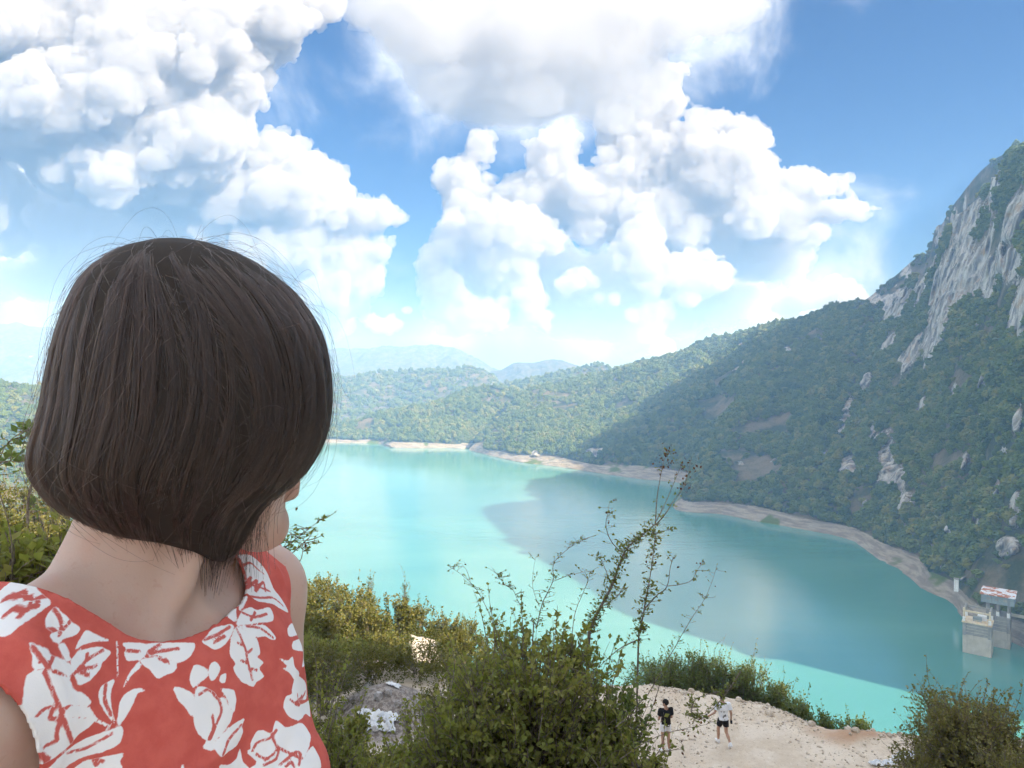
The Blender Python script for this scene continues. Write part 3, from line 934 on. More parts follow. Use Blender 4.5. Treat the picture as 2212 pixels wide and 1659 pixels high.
def tubes(paths, sides=4):
    """paths: list of (points (k,3), radii (k,)) -> one mesh of tapering tubes"""
    V, Fs = [], []; base = 0
    for pts, rad in paths:
        pts = np.asarray(pts, float); k = len(pts)
        t = np.gradient(pts, axis=0); t /= (np.linalg.norm(t, axis=1, keepdims=True) + 1e-9)
        ref = np.array([0.31, 0.87, 0.38]); s = np.cross(t, ref); s /= (np.linalg.norm(s, axis=1, keepdims=True) + 1e-9)
        u = np.cross(t, s)
        an = np.arange(sides) * 2 * math.pi / sides
        ring = pts[:, None, :] + np.asarray(rad)[:, None, None] * (np.cos(an)[None, :, None] * s[:, None, :] + np.sin(an)[None, :, None] * u[:, None, :])
        V.append(ring.reshape(-1, 3))
        i = base + np.arange(k - 1)[:, None] * sides; j = np.arange(sides)[None, :]; j2 = (j + 1) % sides
        Fs.append(np.stack([i + j, i + j2, i + sides + j2, i + sides + j], -1).reshape(-1, 4))
        base += k * sides
    return np.concatenate(V), np.concatenate(Fs)


def bezn(a, b, c, t):
    t = t[None, :, None]
    return (1 - t) ** 2 * a[:, None] + 2 * t * (1 - t) * b[:, None] + t * t * c[:, None]


def tube_batch(pts, rad, sides):
    n, k, _ = pts.shape
    t = np.gradient(pts, axis=1); t /= (np.linalg.norm(t, axis=2, keepdims=True) + 1e-9)
    sd = np.cross(t, np.array([0.31, 0.87, 0.38])); sd /= (np.linalg.norm(sd, axis=2, keepdims=True) + 1e-9)
    u = np.cross(t, sd); an = np.arange(sides) * 2 * math.pi / sides
    ring = pts[:, :, None] + rad[:, :, None, None] * (np.cos(an)[None, None, :, None] * sd[:, :, None] + np.sin(an)[None, None, :, None] * u[:, :, None])
    i = (np.arange(n)[:, None, None] * k + np.arange(k - 1)[None, :, None]) * sides; j = np.arange(sides)[None, None, :]; j2 = (j + 1) % sides
    return ring.reshape(-1, 3), np.stack([i + j, i + j2, i + sides + j2, i + sides + j], -1).reshape(-1, 4)


def bez(a, b, c, n):
    t = np.linspace(0, 1, n)[:, None]
    return (1 - t) ** 2 * a + 2 * t * (1 - t) * b + t * t * c


def shrub(name, base, height, radius, leaf, seed, label, cat='bush', group=None, mat=None, clusters=16, twigs=9, per=12, lean=(0, 0), spread=0.42, shoots=6, squash=0.62, low=0.18):
    rs = np.random.RandomState(seed)
    base = np.array(base, float)
    root = empty(name, tuple(base)); tag(root, label, cat, group)
    ctr = np.array([lean[0], lean[1], height * 0.42])
    rad = np.array([radius, radius, height * 0.55])
    cc = []
    for _ in range(clusters):
        zz = rs.uniform(low, 0.86); k = (zz - 0.34) / (0.66 if squash < 0.8 else 0.60)
        Rz = radius * math.sqrt(max(0.06, 1 - k * k)) * (1.0 if squash < 0.8 else max(0.25, 1.15 - zz))
        a_, r_ = rs.uniform(0, 6.283), Rz * (rs.rand() ** 0.42) * 0.9
        cc.append(np.array([lean[0] + r_ * math.cos(a_), lean[1] + r_ * math.sin(a_), zz * height]))
    paths = []; LP, LA, LT = [], [], []
    cc = np.array(cc); C_ = len(cc); T = C_ * twigs
    b0 = np.stack([rs.uniform(-.12, .12, C_) * radius, rs.uniform(-.12, .12, C_) * radius, np.full(C_, -0.1)], 1)
    mid = b0 * 0.5 + cc * 0.5 + np.stack([-cc[:, 0] * 0.22, -cc[:, 1] * 0.22, np.full(C_, height * 0.12)], 1)
    pth = bezn(b0, mid, cc, np.linspace(0, 1, 7))
    stem_r = np.tile(np.linspace(0.012, 0.004, 7) * (0.6 + height * 0.45), (C_, 1))
    ci = np.repeat(np.arange(C_), twigs); c = cc[ci]
    v = rs.normal(size=(T, 3)); v /= np.linalg.norm(v, axis=1, keepdims=True)
    outw = (c - ctr) / (np.linalg.norm(c - ctr, axis=1, keepdims=True) + 1e-6)
    d = v * 0.9 + outw * 0.55 + (0, 0, 0.35); d /= np.linalg.norm(d, axis=1, keepdims=True)
    ln = radius * spread * rs.uniform(0.45, 1.25, T)
    s0 = pth[ci, rs.randint(3, 7, T)]
    e = c + d * ln[:, None]; e[:, 2] = np.maximum(e[:, 2], 0.02)
    m_ = (s0 + e) / 2 + rs.normal(size=(T, 3)) * ln[:, None] * 0.16
    tw_all = bezn(s0, m_, e, np.linspace(0, 1, 6)); tw_r = np.tile(np.linspace(0.0045, 0.0012, 6) * (0.6 + height * 0.3), (T, 1))
    nl = rs.poisson(per, T) + 2; ti = np.repeat(np.arange(T), nl); n = len(ti)
    t = rs.uniform(0.25, 1.0, n)[:, None]
    q = (1 - t) ** 2 * s0[ti] + 2 * t * (1 - t) * m_[ti] + t * t * e[ti]
    dd = rs.normal(size=(n, 3)) * 0.8 + d[ti] * 0.7 + (0, 0, -0.05); dd /= np.linalg.norm(dd, axis=1, keepdims=True)
    LP.append(q + dd * ln[ti][:, None] * 0.10 * rs.rand(n, 1)); LA.append(dd)
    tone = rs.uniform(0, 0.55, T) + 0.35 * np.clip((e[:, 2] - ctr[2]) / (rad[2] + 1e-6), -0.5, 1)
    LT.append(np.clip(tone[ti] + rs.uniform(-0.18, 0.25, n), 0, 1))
    for _ in range(shoots):
        a = rs.uniform(0, 6.28); r0 = rs.uniform(0.1, 0.8)
        s0 = ctr + np.array([math.cos(a) * radius * r0, math.sin(a) * radius * r0, rad[2] * math.sqrt(max(0.05, 1 - r0 * r0)) * 0.8])
        e = s0 + np.array([math.cos(a) * 0.3, math.sin(a) * 0.3, 1.0]) * height * rs.uniform(0.14, 0.34)
        tw = bez(s0, (s0 + e) / 2 + rs.normal(size=3) * 0.05 * height, e, 8)
        paths.append((tw, np.linspace(0.004, 0.0012, 8) * (0.6 + height * 0.35)))
        n = int(per * 1.6); t = rs.uniform(0.15, 1.0, n)
        q = np.stack([np.interp(t, np.linspace(0, 1, 8), tw[:, i]) for i in range(3)], 1)
        dd = rs.normal(size=(n, 3)) + (0, 0, 0.5); dd /= np.linalg.norm(dd, axis=1, keepdims=True)
        LP.append(q); LA.append(dd); LT.append(rs.uniform(0.3, 1.0, n))
    LP, LA, LT = np.concatenate(LP), np.concatenate(LA), np.concatenate(LT)
    V, Fq = leaf_arrays(LP, LA, leaf * rs.uniform(0.6, 1.25, len(LP)), rs)
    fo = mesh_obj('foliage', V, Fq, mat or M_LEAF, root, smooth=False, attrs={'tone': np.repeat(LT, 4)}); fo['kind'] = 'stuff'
    V, Fq = tube_batch(pth, stem_r, 5); mesh_obj('stems', V, Fq, M_BARK, root)['kind'] = 'stuff'
    V, Fq = tube_batch(tw_all, tw_r, 3)
    if paths:
        V2, F2 = tubes(paths, 3); Fq = np.concatenate([Fq, F2 + len(V)]); V = np.concatenate([V, V2])
    mesh_obj('twigs', V, Fq, M_BARK, root)['kind'] = 'stuff'
    return root


def bush_at(px, py_top, d, half_px, leaf, seed, label, **kw):
    """a bush whose top shows at the pixel and which stands on the near slope"""
    x, y, z = P(px, py_top, d)
    gz = float(near_z(x, y, False))
    return shrub(kw.pop('name', 'bush'), (x, y, gz - 0.05), max(0.5, z - gz), half_px / F * d, leaf, seed, label, **kw)


# the big bush in the middle and those round it
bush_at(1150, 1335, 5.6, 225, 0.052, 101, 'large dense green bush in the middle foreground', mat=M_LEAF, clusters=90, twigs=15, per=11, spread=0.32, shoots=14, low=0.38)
bush_at(1000, 1400, 5.2, 125, 0.046, 102, 'olive bush leaning against the left side of the large bush', clusters=44, twigs=12, per=9, shoots=6, low=0.3)
bush_at(1300, 1420, 6.0, 110, 0.050, 103, 'dark bush under the leaning tree, right of the large bush', mat=M_LEAF_D, clusters=48, twigs=12, per=9, shoots=5, low=0.3)
bush_at(1385, 1572, 5.0, 85, 0.040, 104, 'low green bush in front of the man in black', clusters=36, twigs=11, per=9, shoots=6, low=0.3)
bush_at(690, 1440, 4.4, 90, 0.030, 105, 'thin olive bush close behind the flowered dress', clusters=40, twigs=12, per=11, shoots=9, low=0.3)
bush_at(800, 1600, 4.6, 130, 0.030, 106, 'low olive bush at the bottom edge below the rubble', clusters=36, twigs=12, per=12, shoots=6, low=0.35)
bush_at(930, 1480, 8.0, 90, 0.040, 107, 'grey green bush between the rubble and the large bush', clusters=40, twigs=12, per=12)
# left, behind the woman
bush_at(20, 1020, 2.7, 200, 0.046, 108, 'dark leafy bush behind the shoulder at the left edge', mat=M_LEAF, clusters=120, twigs=13, per=10, shoots=8, low=0.45)
bush_at(150, 1150, 3.6, 120, 0.034, 109, 'leafy bush low between the hair and the left shoulder', mat=M_LEAF_D, clusters=70, twigs=14, per=13, low=0.4)
# right foreground
bush_at(2085, 1478, 11.0, 135, 0.050, 110, 'round brownish green bush in the lower right corner', mat=M_LEAF_B, clusters=120, twigs=16, per=15, shoots=14, low=0.35)
bush_at(2190, 1590, 9.5, 110, 0.046, 111, 'brownish bush cut off by the right edge at the bottom', mat=M_LEAF_B, clusters=40, twigs=13, per=12, low=0.3)
bush_at(1985, 1585, 10.5, 70, 0.046, 112, 'small brownish bush left of the round corner bush', mat=M_LEAF_B, clusters=30, twigs=12, per=12, low=0.3)


def edge_bush(px, py_top, d, half_px, seed, label, **kw):
    x, y, z = P(px, py_top, d)
    gz = float(near_z(x, y, False))
    shrub('bush', (x, y, gz - 0.1), max(0.8, z - gz), half_px / F * d, 0.085, seed, label, group='bushes along the edge of the gravel track', mat=kw.pop('mat', M_LEAF_D), **kw)


EB = [(1415, 1415, 30.5, 70, 'first bush of the row behind the man in black'), (1480, 1405, 30.4, 62, 'second bush of the row, between the two men'), (1545, 1400, 30.3, 60, 'bush of the row rising over the man in white'),
      (1610, 1412, 29.9, 55, 'tall feathery bush of the row, right of the man in white'), (1665, 1455, 29.2, 50, 'middle bush of the row on the track edge'), (1722, 1497, 28.2, 46, 'sloping bush of the row beyond the middle one'),
      (1775, 1535, 27.4, 36, 'last low bush at the right end of the row'), (1845, 1545, 27.4, 44, 'separate small bush standing alone against the green water'), (1905, 1585, 26.9, 26, 'tiny bush right of the lone small bush')]
for i, (a, b_, d, h, lb) in enumerate(EB):
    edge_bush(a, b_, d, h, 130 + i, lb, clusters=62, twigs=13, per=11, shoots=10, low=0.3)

# the sunny spur on the left
FILL = [(650, 1505, 22, 60, 'olive bush beside the dress, left of the rubble heap'), (900, 1420, 30, 60, 'grey green bush above the large bush, right of the rubble heap'), (700, 1410, 26, 55, 'pale green bush between the dress and the rubble heap'), (985, 1440, 24, 60, 'green bush behind the olive bush'),
        (800, 1425, 29, 55, 'olive bush directly behind the rubble heap'), (620, 1540, 17, 60, 'dark olive bush close to the armhole of the dress'), (700, 1625, 13, 60, 'olive bush at the bottom edge beside the dress'), (880, 1625, 15, 55, 'olive bush below the rubble heap and left of the large bush'), (735, 1515, 8.5, 55, 'thin olive bush in front of the left side of the rubble'), (860, 1590, 8.0, 60, 'olive bush in front of the right side of the rubble')]
for i, (a, b_, d, h, lb) in enumerate(FILL):
    bush_at(a, b_ - 22, d, h * 1.4, 0.055 if d < 20 else 0.09, 230 + i, lb, mat=M_LEAF_Y if d > 16 else M_LEAF, clusters=34, twigs=12, per=11, shoots=8, low=0.25)

rs_ = np.random.RandomState(5)
SPUR = [(640, 1262, 52, 66), (705, 1250, 54, 60), (765, 1262, 50, 55), (700, 1320, 44, 70), (790, 1300, 47, 62), (850, 1290, 52, 50), (905, 1300, 60, 36), (955, 1322, 62, 36), (1000, 1335, 62, 40), (1050, 1350, 60, 40),
        (640, 1370, 38, 66), (740, 1390, 37, 66), (830, 1370, 42, 60), (985, 1372, 55, 38), (1040, 1400, 50, 46), (670, 1440, 33, 60), (780, 1440, 33.5, 60), (870, 1440, 36, 56), (940, 1430, 41, 44), (560, 1270, 50, 70), (560, 1380, 40, 70), (600, 1450, 33, 60)]
SPW = ['at the skyline nearest the dress', 'second along the skyline from the dress', 'third along the skyline from the dress', 'in the second row near the dress', 'in the middle of the sunny spur', 'left of the sandy lower track',
       'behind the sandy lower track', 'right of the sandy lower track at the skyline', 'second right of the sandy track', 'partly behind the large foreground bush', 'beside the edge of the dress', 'in the hollow below the spur', 'below and left of the sandy track',
       'just right of the sandy track', 'half hidden by the olive bush', 'low beside the armhole of the dress', 'above the rubble heap', 'above and right of the rubble heap', 'below the sandy track', 'behind the shoulder', 'behind the dress', 'low behind the dress']
for i, (a, b_, d, h) in enumerate(SPUR):
    x, y, z = P(a, b_, d); gz = float(near_z(x, y, False))
    shrub('bush', (x, y, gz - 0.2), max(1.2, z - gz), h / F * d, 0.20, 160 + i, ('golden green' if d > 39 else 'olive green') + ' bush ' + SPW[i], group='bushes on the sunny spur', mat=M_LEAF_Y if d > 39 else M_LEAF, clusters=30, twigs=12, per=10, shoots=10)
for i, (a, b_, d, h, lb) in enumerate(((875, 1236, 60, 14, 'slender pointed sunlit tree rising above the spur'), (800, 1222, 56, 20, 'pointed sunlit tree at the top of the spur'))):
    x, y, z = P(a, b_, d); gz = float(near_z(x, y, False))
    shrub('young_tree', (x, y, gz - 0.2), max(2.5, z - gz), h / F * d, 0.12, 190 + i, lb, 'tree', mat=M_LEAF_Y, clusters=16, twigs=8, per=8, squash=0.95, spread=0.7, shoots=3)


for i, (a, b_, d, h, lb) in enumerate(((-30, 985, 63, 60, 'sunlit yellow green tree at the very left edge'), (45, 1005, 61, 56, 'sunlit yellow green tree second from the left edge'), (115, 1030, 62, 52, 'sunlit yellow green tree beside the ends of the hair'),
                                           (185, 1060, 60, 50, 'sunlit yellow green tree half hidden by the hair'), (10, 1080, 52, 60, 'golden bush low at the left edge behind the dark bush'), (110, 1110, 52, 56, 'golden bush below the hair at the left'))):
    x, y, z = P(a, b_, d); gz = float(near_z(x, y, False))
    shrub('tree' if d > 55 else 'bush', (x, y, gz - 0.3), max(2.5, z - gz), h / F * d, 0.26, 260 + i, lb, 'tree' if d > 55 else 'bush', mat=M_LEAF_Y, clusters=46, twigs=12, per=11, shoots=10, low=0.4)


# ---------------------------------------------------------------- saplings and long bare twigs, drawn as branching stems
def sapling(name, label, d, lines, seed, leaf=0.03, mat=None, tip_mat=None, cat='tree', per_m=40, rmax=0.0105, wig=0.015, foot=True):
    """lines: stems as rows of (column, row), each with a base radius factor, leaf density factor and tip-leaf count"""
    rs = np.random.RandomState(seed)
    b0 = P(lines[0][0][0][0], lines[0][0][0][1], d); gz = float(near_z(b0[0], b0[1], False))
    root = empty(name, (b0[0], b0[1], gz)); tag(root, label, cat)
    O = np.array(root.location)
    LP, LA, LT, RP, RA, RT = [], [], [], [], [], []
    for li, (pl, rf, lf, tips) in enumerate(lines):
        dz = rs.uniform(-0.25, 0.25) if li else 0.0
        pts = np.array([P(a, b_, d + dz * (k / max(1, len(pl) - 1))) for k, (a, b_) in enumerate(pl)])
        if li == 0 and foot: pts = np.concatenate([[np.array([b0[0] - 0.05, b0[1], gz - 0.1])], pts])
        n = max(8, len(pts) * 5)
        c = catmull(pts, n) + np.cumsum(rs.normal(size=(n, 3)) * wig * 0.12, 0) * np.linspace(0, 1, n)[:, None] * np.minimum(1, np.arange(n) / 4.)[:, None]
        r = rmax * rf * np.linspace(1, 0.22, n)
        V, Fq = tubes([(c - O, r)], 6)
        part = mesh_obj('trunk' if li == 0 else 'branch', V, Fq, M_BARK, root)
        L = np.linalg.norm(np.diff(c, axis=0), axis=1).sum()
        # side spurs with leaves
        sp = []
        for _ in range(int(L * per_m * lf)):
            t = rs.uniform(0.12, 1.0) * (n - 1); i = min(int(t), n - 2); q = c[i] + (c[i + 1] - c[i]) * (t - i)
            v = rs.normal(size=3); v[2] = abs(v[2]) * 0.4; v /= np.linalg.norm(v)
            ln = rs.uniform(0.02, 0.11); e = q + v * ln
            sp.append((bez(q - O, (q + e) / 2 - O + rs.normal(size=3) * 0.008, e - O, 4), np.linspace(0.0022, 0.0010, 4)))
            k = rs.randint(1, 5)
            for _ in range(k):
                LP.append(q + (e - q) * rs.uniform(0.4, 1.0)); LA.append(rs.normal(size=3) * 0.8 + v); LT.append(rs.uniform(0, 0.8))
        if sp:
            V, Fq = tubes(sp, 3); mesh_obj('twigs', V, Fq, M_BARK, root)['kind'] = 'stuff'
        for _ in range(tips):
            t = rs.uniform(0.72, 1.0) * (n - 1); i = min(int(t), n - 2)
            RP.append(c[i] + rs.normal(size=3) * (0.045, 0.045, 0.04)); RA.append(rs.normal(size=3) + (0, 0, -0.7)); RT.append(rs.rand())
    for PP, AA, TT, mm, nm in ((LP, LA, LT, mat or M_LEAF, 'foliage'), (RP, RA, RT, tip_mat or M_LEAF_R, 'dry_leaves')):
        if len(PP):
            V, Fq = leaf_arrays(np.array(PP) - O, np.array(AA), leaf * rs.uniform(0.7, 1.3, len(PP)), rs)
            mesh_obj(nm, V, Fq, mm, root, smooth=False, attrs={'tone': np.repeat(np.array(TT), 4)})['kind'] = 'stuff'
    return root


sapling('leaning_tree', 'slender leaning tree with dry red leaves at its tips against the lake', 6.4, [
    ([(1270, 1420), (1281, 1350), (1297, 1313), (1322, 1266), (1338, 1219), (1356, 1184), (1384, 1160), (1416, 1134)], 1.7, 1.5, 0),
    ([(1416, 1134), (1418, 1090), (1423, 1047), (1432, 1000), (1440, 975)], 0.55, 0.25, 44),
    ([(1416, 1134), (1436, 1112), (1455, 1082), (1481, 1047), (1497, 985)], 0.6, 0.3, 30),
    ([(1418, 1125), (1441, 1078), (1459, 1031), (1472, 1003)], 0.45, 0.25, 12),
    ([(1338, 1190), (1318, 1165), (1309, 1134), (1314, 1105), (1318, 1084)], 0.5, 0.5, 8),
    ([(1322, 1266), (1300, 1215), (1288, 1205)], 0.4, 1.4, 0),
    ([(1384, 1160), (1420, 1150), (1452, 1140)], 0.4, 1.2, 0),
    ([(1297, 1313), (1330, 1290), (1345, 1270)], 0.4, 1.6, 0)], 201, leaf=0.030, per_m=58)
sapling('young_tree', 'thin upright sapling beside the leaning tree', 6.7, [
    ([(1378, 1420), (1384, 1359), (1392, 1310), (1400, 1266), (1409, 1203), (1416, 1153)], 1.0, 1.0, 6),
    ([(1394, 1313), (1420, 1285), (1441, 1266), (1450, 1219), (1458, 1197)], 0.6, 0.5, 3),
    ([(1441, 1266), (1470, 1262), (1494, 1253), (1510, 1228), (1522, 1206)], 0.4, 0.3, 4),
    ([(1384, 1380), (1340, 1400), (1290, 1440)], 0.8, 0.8, 0)], 202, leaf=0.030, per_m=60)
sapling('young_tree', 'bare arching sapling right of the leaning tree', 7.0, [
    ([(1330, 1600), (1400, 1500), (1440, 1430), (1463, 1391), (1494, 1338), (1525, 1291), (1547, 1231)], 0.7, 0.5, 5)], 203, leaf=0.022, rmax=0.008)
sapling('young_tree', 'twiggy sapling standing above the large bush', 5.9, [
    ([(1150, 1400), (1160, 1350), (1172, 1303), (1194, 1256), (1197, 1219), (1235, 1184), (1272, 1166)], 0.8, 0.7, 0),
    ([(1194, 1256), (1235, 1241), (1281, 1233)], 0.4, 0.7, 0), ([(1165, 1310), (1150, 1262), (1158, 1200)], 0.35, 0.6, 0)], 204, leaf=0.020, rmax=0.007)
sapling('young_tree', 'long bare shoot at the left of the large bush', 5.6, [
    ([(1068, 1400), (1066, 1350), (1041, 1291), (1016, 1256), (969, 1219)], 0.6, 0.35, 3),
    ([(1016, 1256), (1008, 1232), (996, 1218)], 0.35, 0.3, 2)], 205, leaf=0.020, rmax=0.007)
sapling('young_tree', 'fine forked shoot in the middle of the large bush', 5.7, [
    ([(1130, 1400), (1116, 1288), (1090, 1262), (1072, 1238)], 0.5, 0.5, 3), ([(1235, 1400), (1240, 1330), (1262, 1270), (1275, 1230)], 0.5, 0.8, 0)], 206, leaf=0.020, rmax=0.007)
sapling('young_tree', 'leafy spray hanging over the track between the two men', 6.6, [
    ([(1600, 1450), (1575, 1490), (1560, 1510), (1545, 1530), (1515, 1556), (1500, 1550)], 0.6, 3.4, 0), ([(1575, 1490), (1510, 1505), (1492, 1530), (1500, 1548)], 0.4, 2.4, 0)], 207, leaf=0.030, foot=False)
sapling('young_tree', 'thorny twig reaching over the track below the man in black', 5.0, [
    ([(1340, 1640), (1400, 1600), (1470, 1575), (1530, 1563)], 0.4, 0.5, 8), ([(1330, 1570), (1370, 1540), (1420, 1518)], 0.35, 0.5, 5), ([(1420, 1625), (1450, 1622), (1475, 1612)], 0.3, 0.8, 4)], 208, leaf=0.026, foot=False)
sapling('young_tree', 'thin leafy twig right of the chin over the water', 3.2, [
    ([(560, 1260), (600, 1200), (640, 1165), (690, 1128)], 0.5, 1.0, 4), ([(590, 1220), (630, 1195), (672, 1160)], 0.4, 0.9, 4), ([(610, 1260), (650, 1210), (660, 1175)], 0.4, 1.1, 0)], 209, leaf=0.020)
sapling('young_tree', 'leafy shoot at the left edge against the sunny hill', 2.5, [
    ([(-60, 1120), (-20, 1030), (10, 975), (45, 935), (100, 905)], 0.3, 0.7, 0), ([(60, 1130), (62, 1060), (85, 1010), (110, 985)], 0.5, 0.9, 0), ([(-20, 1030), (0, 1000), (40, 1000)], 0.4, 0.8, 0)], 210, leaf=0.038, mat=M_LEAF_D, per_m=26)


# ---------------------------------------------------------------- stones, rubble and plastic litter
def stone_mesh(seed, flat=0.6):
    rs = np.random.RandomState(seed)
    V = []
    for k in range(3):
        z = (-0.5, 0.1, 0.55)[k]; r = (0.62, 0.66, 0.34)[k]
        for i in range(6):
            a = (i + rs.uniform(-.25, .25)) * math.pi / 3
            V.append((r * math.cos(a) * rs.uniform(.75, 1.2), r * math.sin(a) * rs.uniform(.7, 1.1), (z + rs.uniform(-.12, .12)) * flat))
    Fc = [tuple(range(5, -1, -1)), tuple(range(12, 18))]
    for k in range(2):
        for i in range(6):
            Fc.append((k * 6 + i, k * 6 + (i + 1) % 6, k * 6 + 6 + (i + 1) % 6, k * 6 + 6 + i))
    return np.array(V), Fc


def m_stone(name, a, b_, c_):
    m, n, b = material(name, 0.9, 0.2)
    p = pos(n)
    t = n.noise(p, 3.0, 4, 0.6).outputs[0]; u = n.noise(p, 30.0, 4, 0.65).outputs[0]
    c = n.mix(n.rng(t, 0.35, 0.65), a, b_)
    c = n.mix(n.rng(u, 0.55, 0.75), c, c_)
    n.link(c, b.inputs['Base Color'])
    bump(n, b, u, 0.4, 0.02)
    return m


M_STONE = m_stone('pale_limestone', (0.40, 0.33, 0.26), (0.56, 0.49, 0.41), (0.66, 0.62, 0.56))
M_STONE_G = m_stone('grey_rubble_stone', (0.22, 0.20, 0.19), (0.42, 0.41, 0.41), (0.62, 0.63, 0.64))


def gravel():
    rs = np.random.RandomState(3)
    shapes = [stone_mesh(300 + k, 0.5) for k in range(6)]
    tri = []
    for V, Fc in shapes:
        T = []
        for f in Fc:
            for i in range(1, len(f) - 1): T.append((f[0], f[i], f[i + 1]))
        tri.append(np.array(T))
    AV, AF = [], []; base = 0
    N = 6500
    X = rs.uniform(3.0, 19, N); Y = rs.uniform(21.5, 29.2, N)
    Y = np.where(rs.rand(N) < 0.35, edge_y(X) - np.abs(rs.normal(size=N)) * 0.7, Y)
    ok = (Y - edge_y(X) < 0.25) & (fbm(np.stack([X / 1.3, Y / 1.3, 0 * X], 1), 2, 9) > rs.uniform(-0.5, 0.35, N))
    X, Y = X[ok], Y[ok]; Zg = near_z(X, Y)
    for x, y, zg in zip(X, Y, Zg):
        s = 0.022 + 0.075 * rs.rand() ** 4
        k = rs.randint(6); V = shapes[k][0] * s * rs.uniform(.7, 1.3, 3)
        a = rs.uniform(0, 6.28); ca, sa = math.cos(a), math.sin(a)
        V = np.stack([V[:, 0] * ca - V[:, 1] * sa, V[:, 0] * sa + V[:, 1] * ca, V[:, 2]], 1)
        AV.append(V + (x, y, zg + 0.15 * s)); AF.append(tri[k] + base); base += len(V)
    o = mesh_obj('gravel', np.concatenate(AV), np.concatenate(AF), M_STONE, smooth=False)
    tag(o, 'loose pale gravel strewn over the track', 'gravel', kind='stuff')


gravel()
rs_ = np.random.RandomState(12)
for k in range(34):        # bigger stones, one by one
    if k < 16:
        x, y = -4.9 + rs_.normal() * 1.0, 25.2 + rs_.normal() * 0.9; s = rs_.uniform(0.12, 0.42); m_ = M_STONE_G; lb, gp = 'grey broken stone in the rubble heap left of the large bush', 'stones of the rubble heap'
    else:
        x = rs_.uniform(5.5, 16); y = float(edge_y(x)) - abs(rs_.normal()) * 0.35 - 0.1; s = rs_.uniform(0.10, 0.26); m_ = M_STONE; lb, gp = 'pale stone lying on the bank along the edge of the track', 'stones along the track edge'
    V, Fc = stone_mesh(400 + k, 0.7)
    o = mesh_obj('stone', V * s, Fc, m_, smooth=False)
    o.location = (x, y, float(near_z(x, y)) + 0.10 * s); o.rotation_euler = (rs_.uniform(-.3, .3), rs_.uniform(-.3, .3), rs_.uniform(0, 6))
    tag(o, lb, 'stone', gp)


def m_plastic():
    m, n, b = material('white_plastic_film', 0.35, 0.5)
    c = n.mix(n.rng(n.noise(pos(n), 5.0, 4, 0.6).outputs[0], 0.4, 0.62), (0.62, 0.66, 0.72), (0.80, 0.82, 0.84))
    n.link(c, b.inputs['Base Color'])
    return m


M_PLASTIC = m_plastic()


def plastic(px, py, d, w, dep, seed, label):
    x0, y0, _ = P(px, py, d)
    n1, n2 = 46, 30
    u, v = np.meshgrid(np.linspace(-1, 1, n1), np.linspace(-1, 1, n2), indexing='ij')
    q = np.stack([u * 2.2, v * 2.2, 0 * u], -1)
    rr = 1 + 0.35 * vnoise(np.stack([np.arctan2(v, u) * 1.3, 0 * u, 0 * u], -1), seed)
    x = x0 + u * w * rr; y = y0 + v * dep * rr
    z = near_z(x, y) + 0.05 + 0.16 * np.abs(fbm(q, 4, seed, 0.6)) * min(1.0, w * 1.6)
    o = mesh_obj('plastic_sheet', np.stack([x, y, z], -1).reshape(-1, 3), grid_faces(n1, n2), M_PLASTIC, smooth=False)
    md = o.modifiers.new('thickness', 'SOLIDIFY'); md.thickness = 0.004
    tag(o, label, 'plastic sheet')


plastic(815, 1575, 24.8, 0.62, 0.32, 5, 'crumpled white plastic sheet on the rubble heap')
plastic(850, 1492, 26.6, 0.22, 0.16, 6, 'small white plastic scrap on top of the rubble heap')
plastic(1990, 1642, 23.2, 0.80, 0.35, 7, 'crumpled white plastic litter below the corner bush')
plastic(1905, 1656, 22.9, 0.35, 0.14, 8, 'torn white plastic strip at the bottom edge of the track')


# ---------------------------------------------------------------- people: skin, cloth and hair
def m_skin(name, col=(0.53, 0.375, 0.31), col2=(0.58, 0.40, 0.33)):
    m, n, b = material(name, 0.48, 0.35)
    p = pos(n)
    c = n.mix(n.rng(n.noise(p, 14.0, 4, 0.55).outputs[0], 0.35, 0.65), col, col2)
    c = n.mix(n.m('MULTIPLY', n.rng(n.noise(p, 180.0, 3, 0.6).outputs[0], 0.58, 0.72), 0.3), c, (0.42, 0.23, 0.17))
    c = n.mix(n.m('MULTIPLY', n.rng(n.noise(p, 30.0, 2, 0.5).outputs[0], 0.5, 0.7), 0.35), c, (0.52, 0.29, 0.23))
    mole = n('ShaderNodeTexVoronoi', {'Vector': p, 'Scale': 24.0, 'Randomness': 1.0}).outputs['Distance']
    c = n.mix(n.m('MULTIPLY', n.rng(mole, 0.035, 0.02), 0.6), c, (0.12, 0.06, 0.04))
    n.link(c, b.inputs['Base Color'])
    b.inputs['Subsurface Weight'].default_value = 0.18
    b.inputs['Subsurface Radius'].default_value = (0.010, 0.004, 0.0025)
    b.inputs['Subsurface Scale'].default_value = 1.0
    bump(n, b, n.noise(p, 420.0, 3, 0.6).outputs[0], 0.10, 0.002)
    return m


def m_cloth(name, col, rough=0.85, weave=900.0):
    m, n, b = material(name, rough, 0.2)
    p = pos(n)
    n.link(n.mix(n.m('MULTIPLY', n.noise(p, 5.0, 4, 0.6).outputs[0], 0.35), col, tuple(x * 0.72 for x in col)), b.inputs['Base Color'])
    bump(n, b, n.noise(p, weave, 2, 0.5).outputs[0], 0.15, 0.002)
    return m


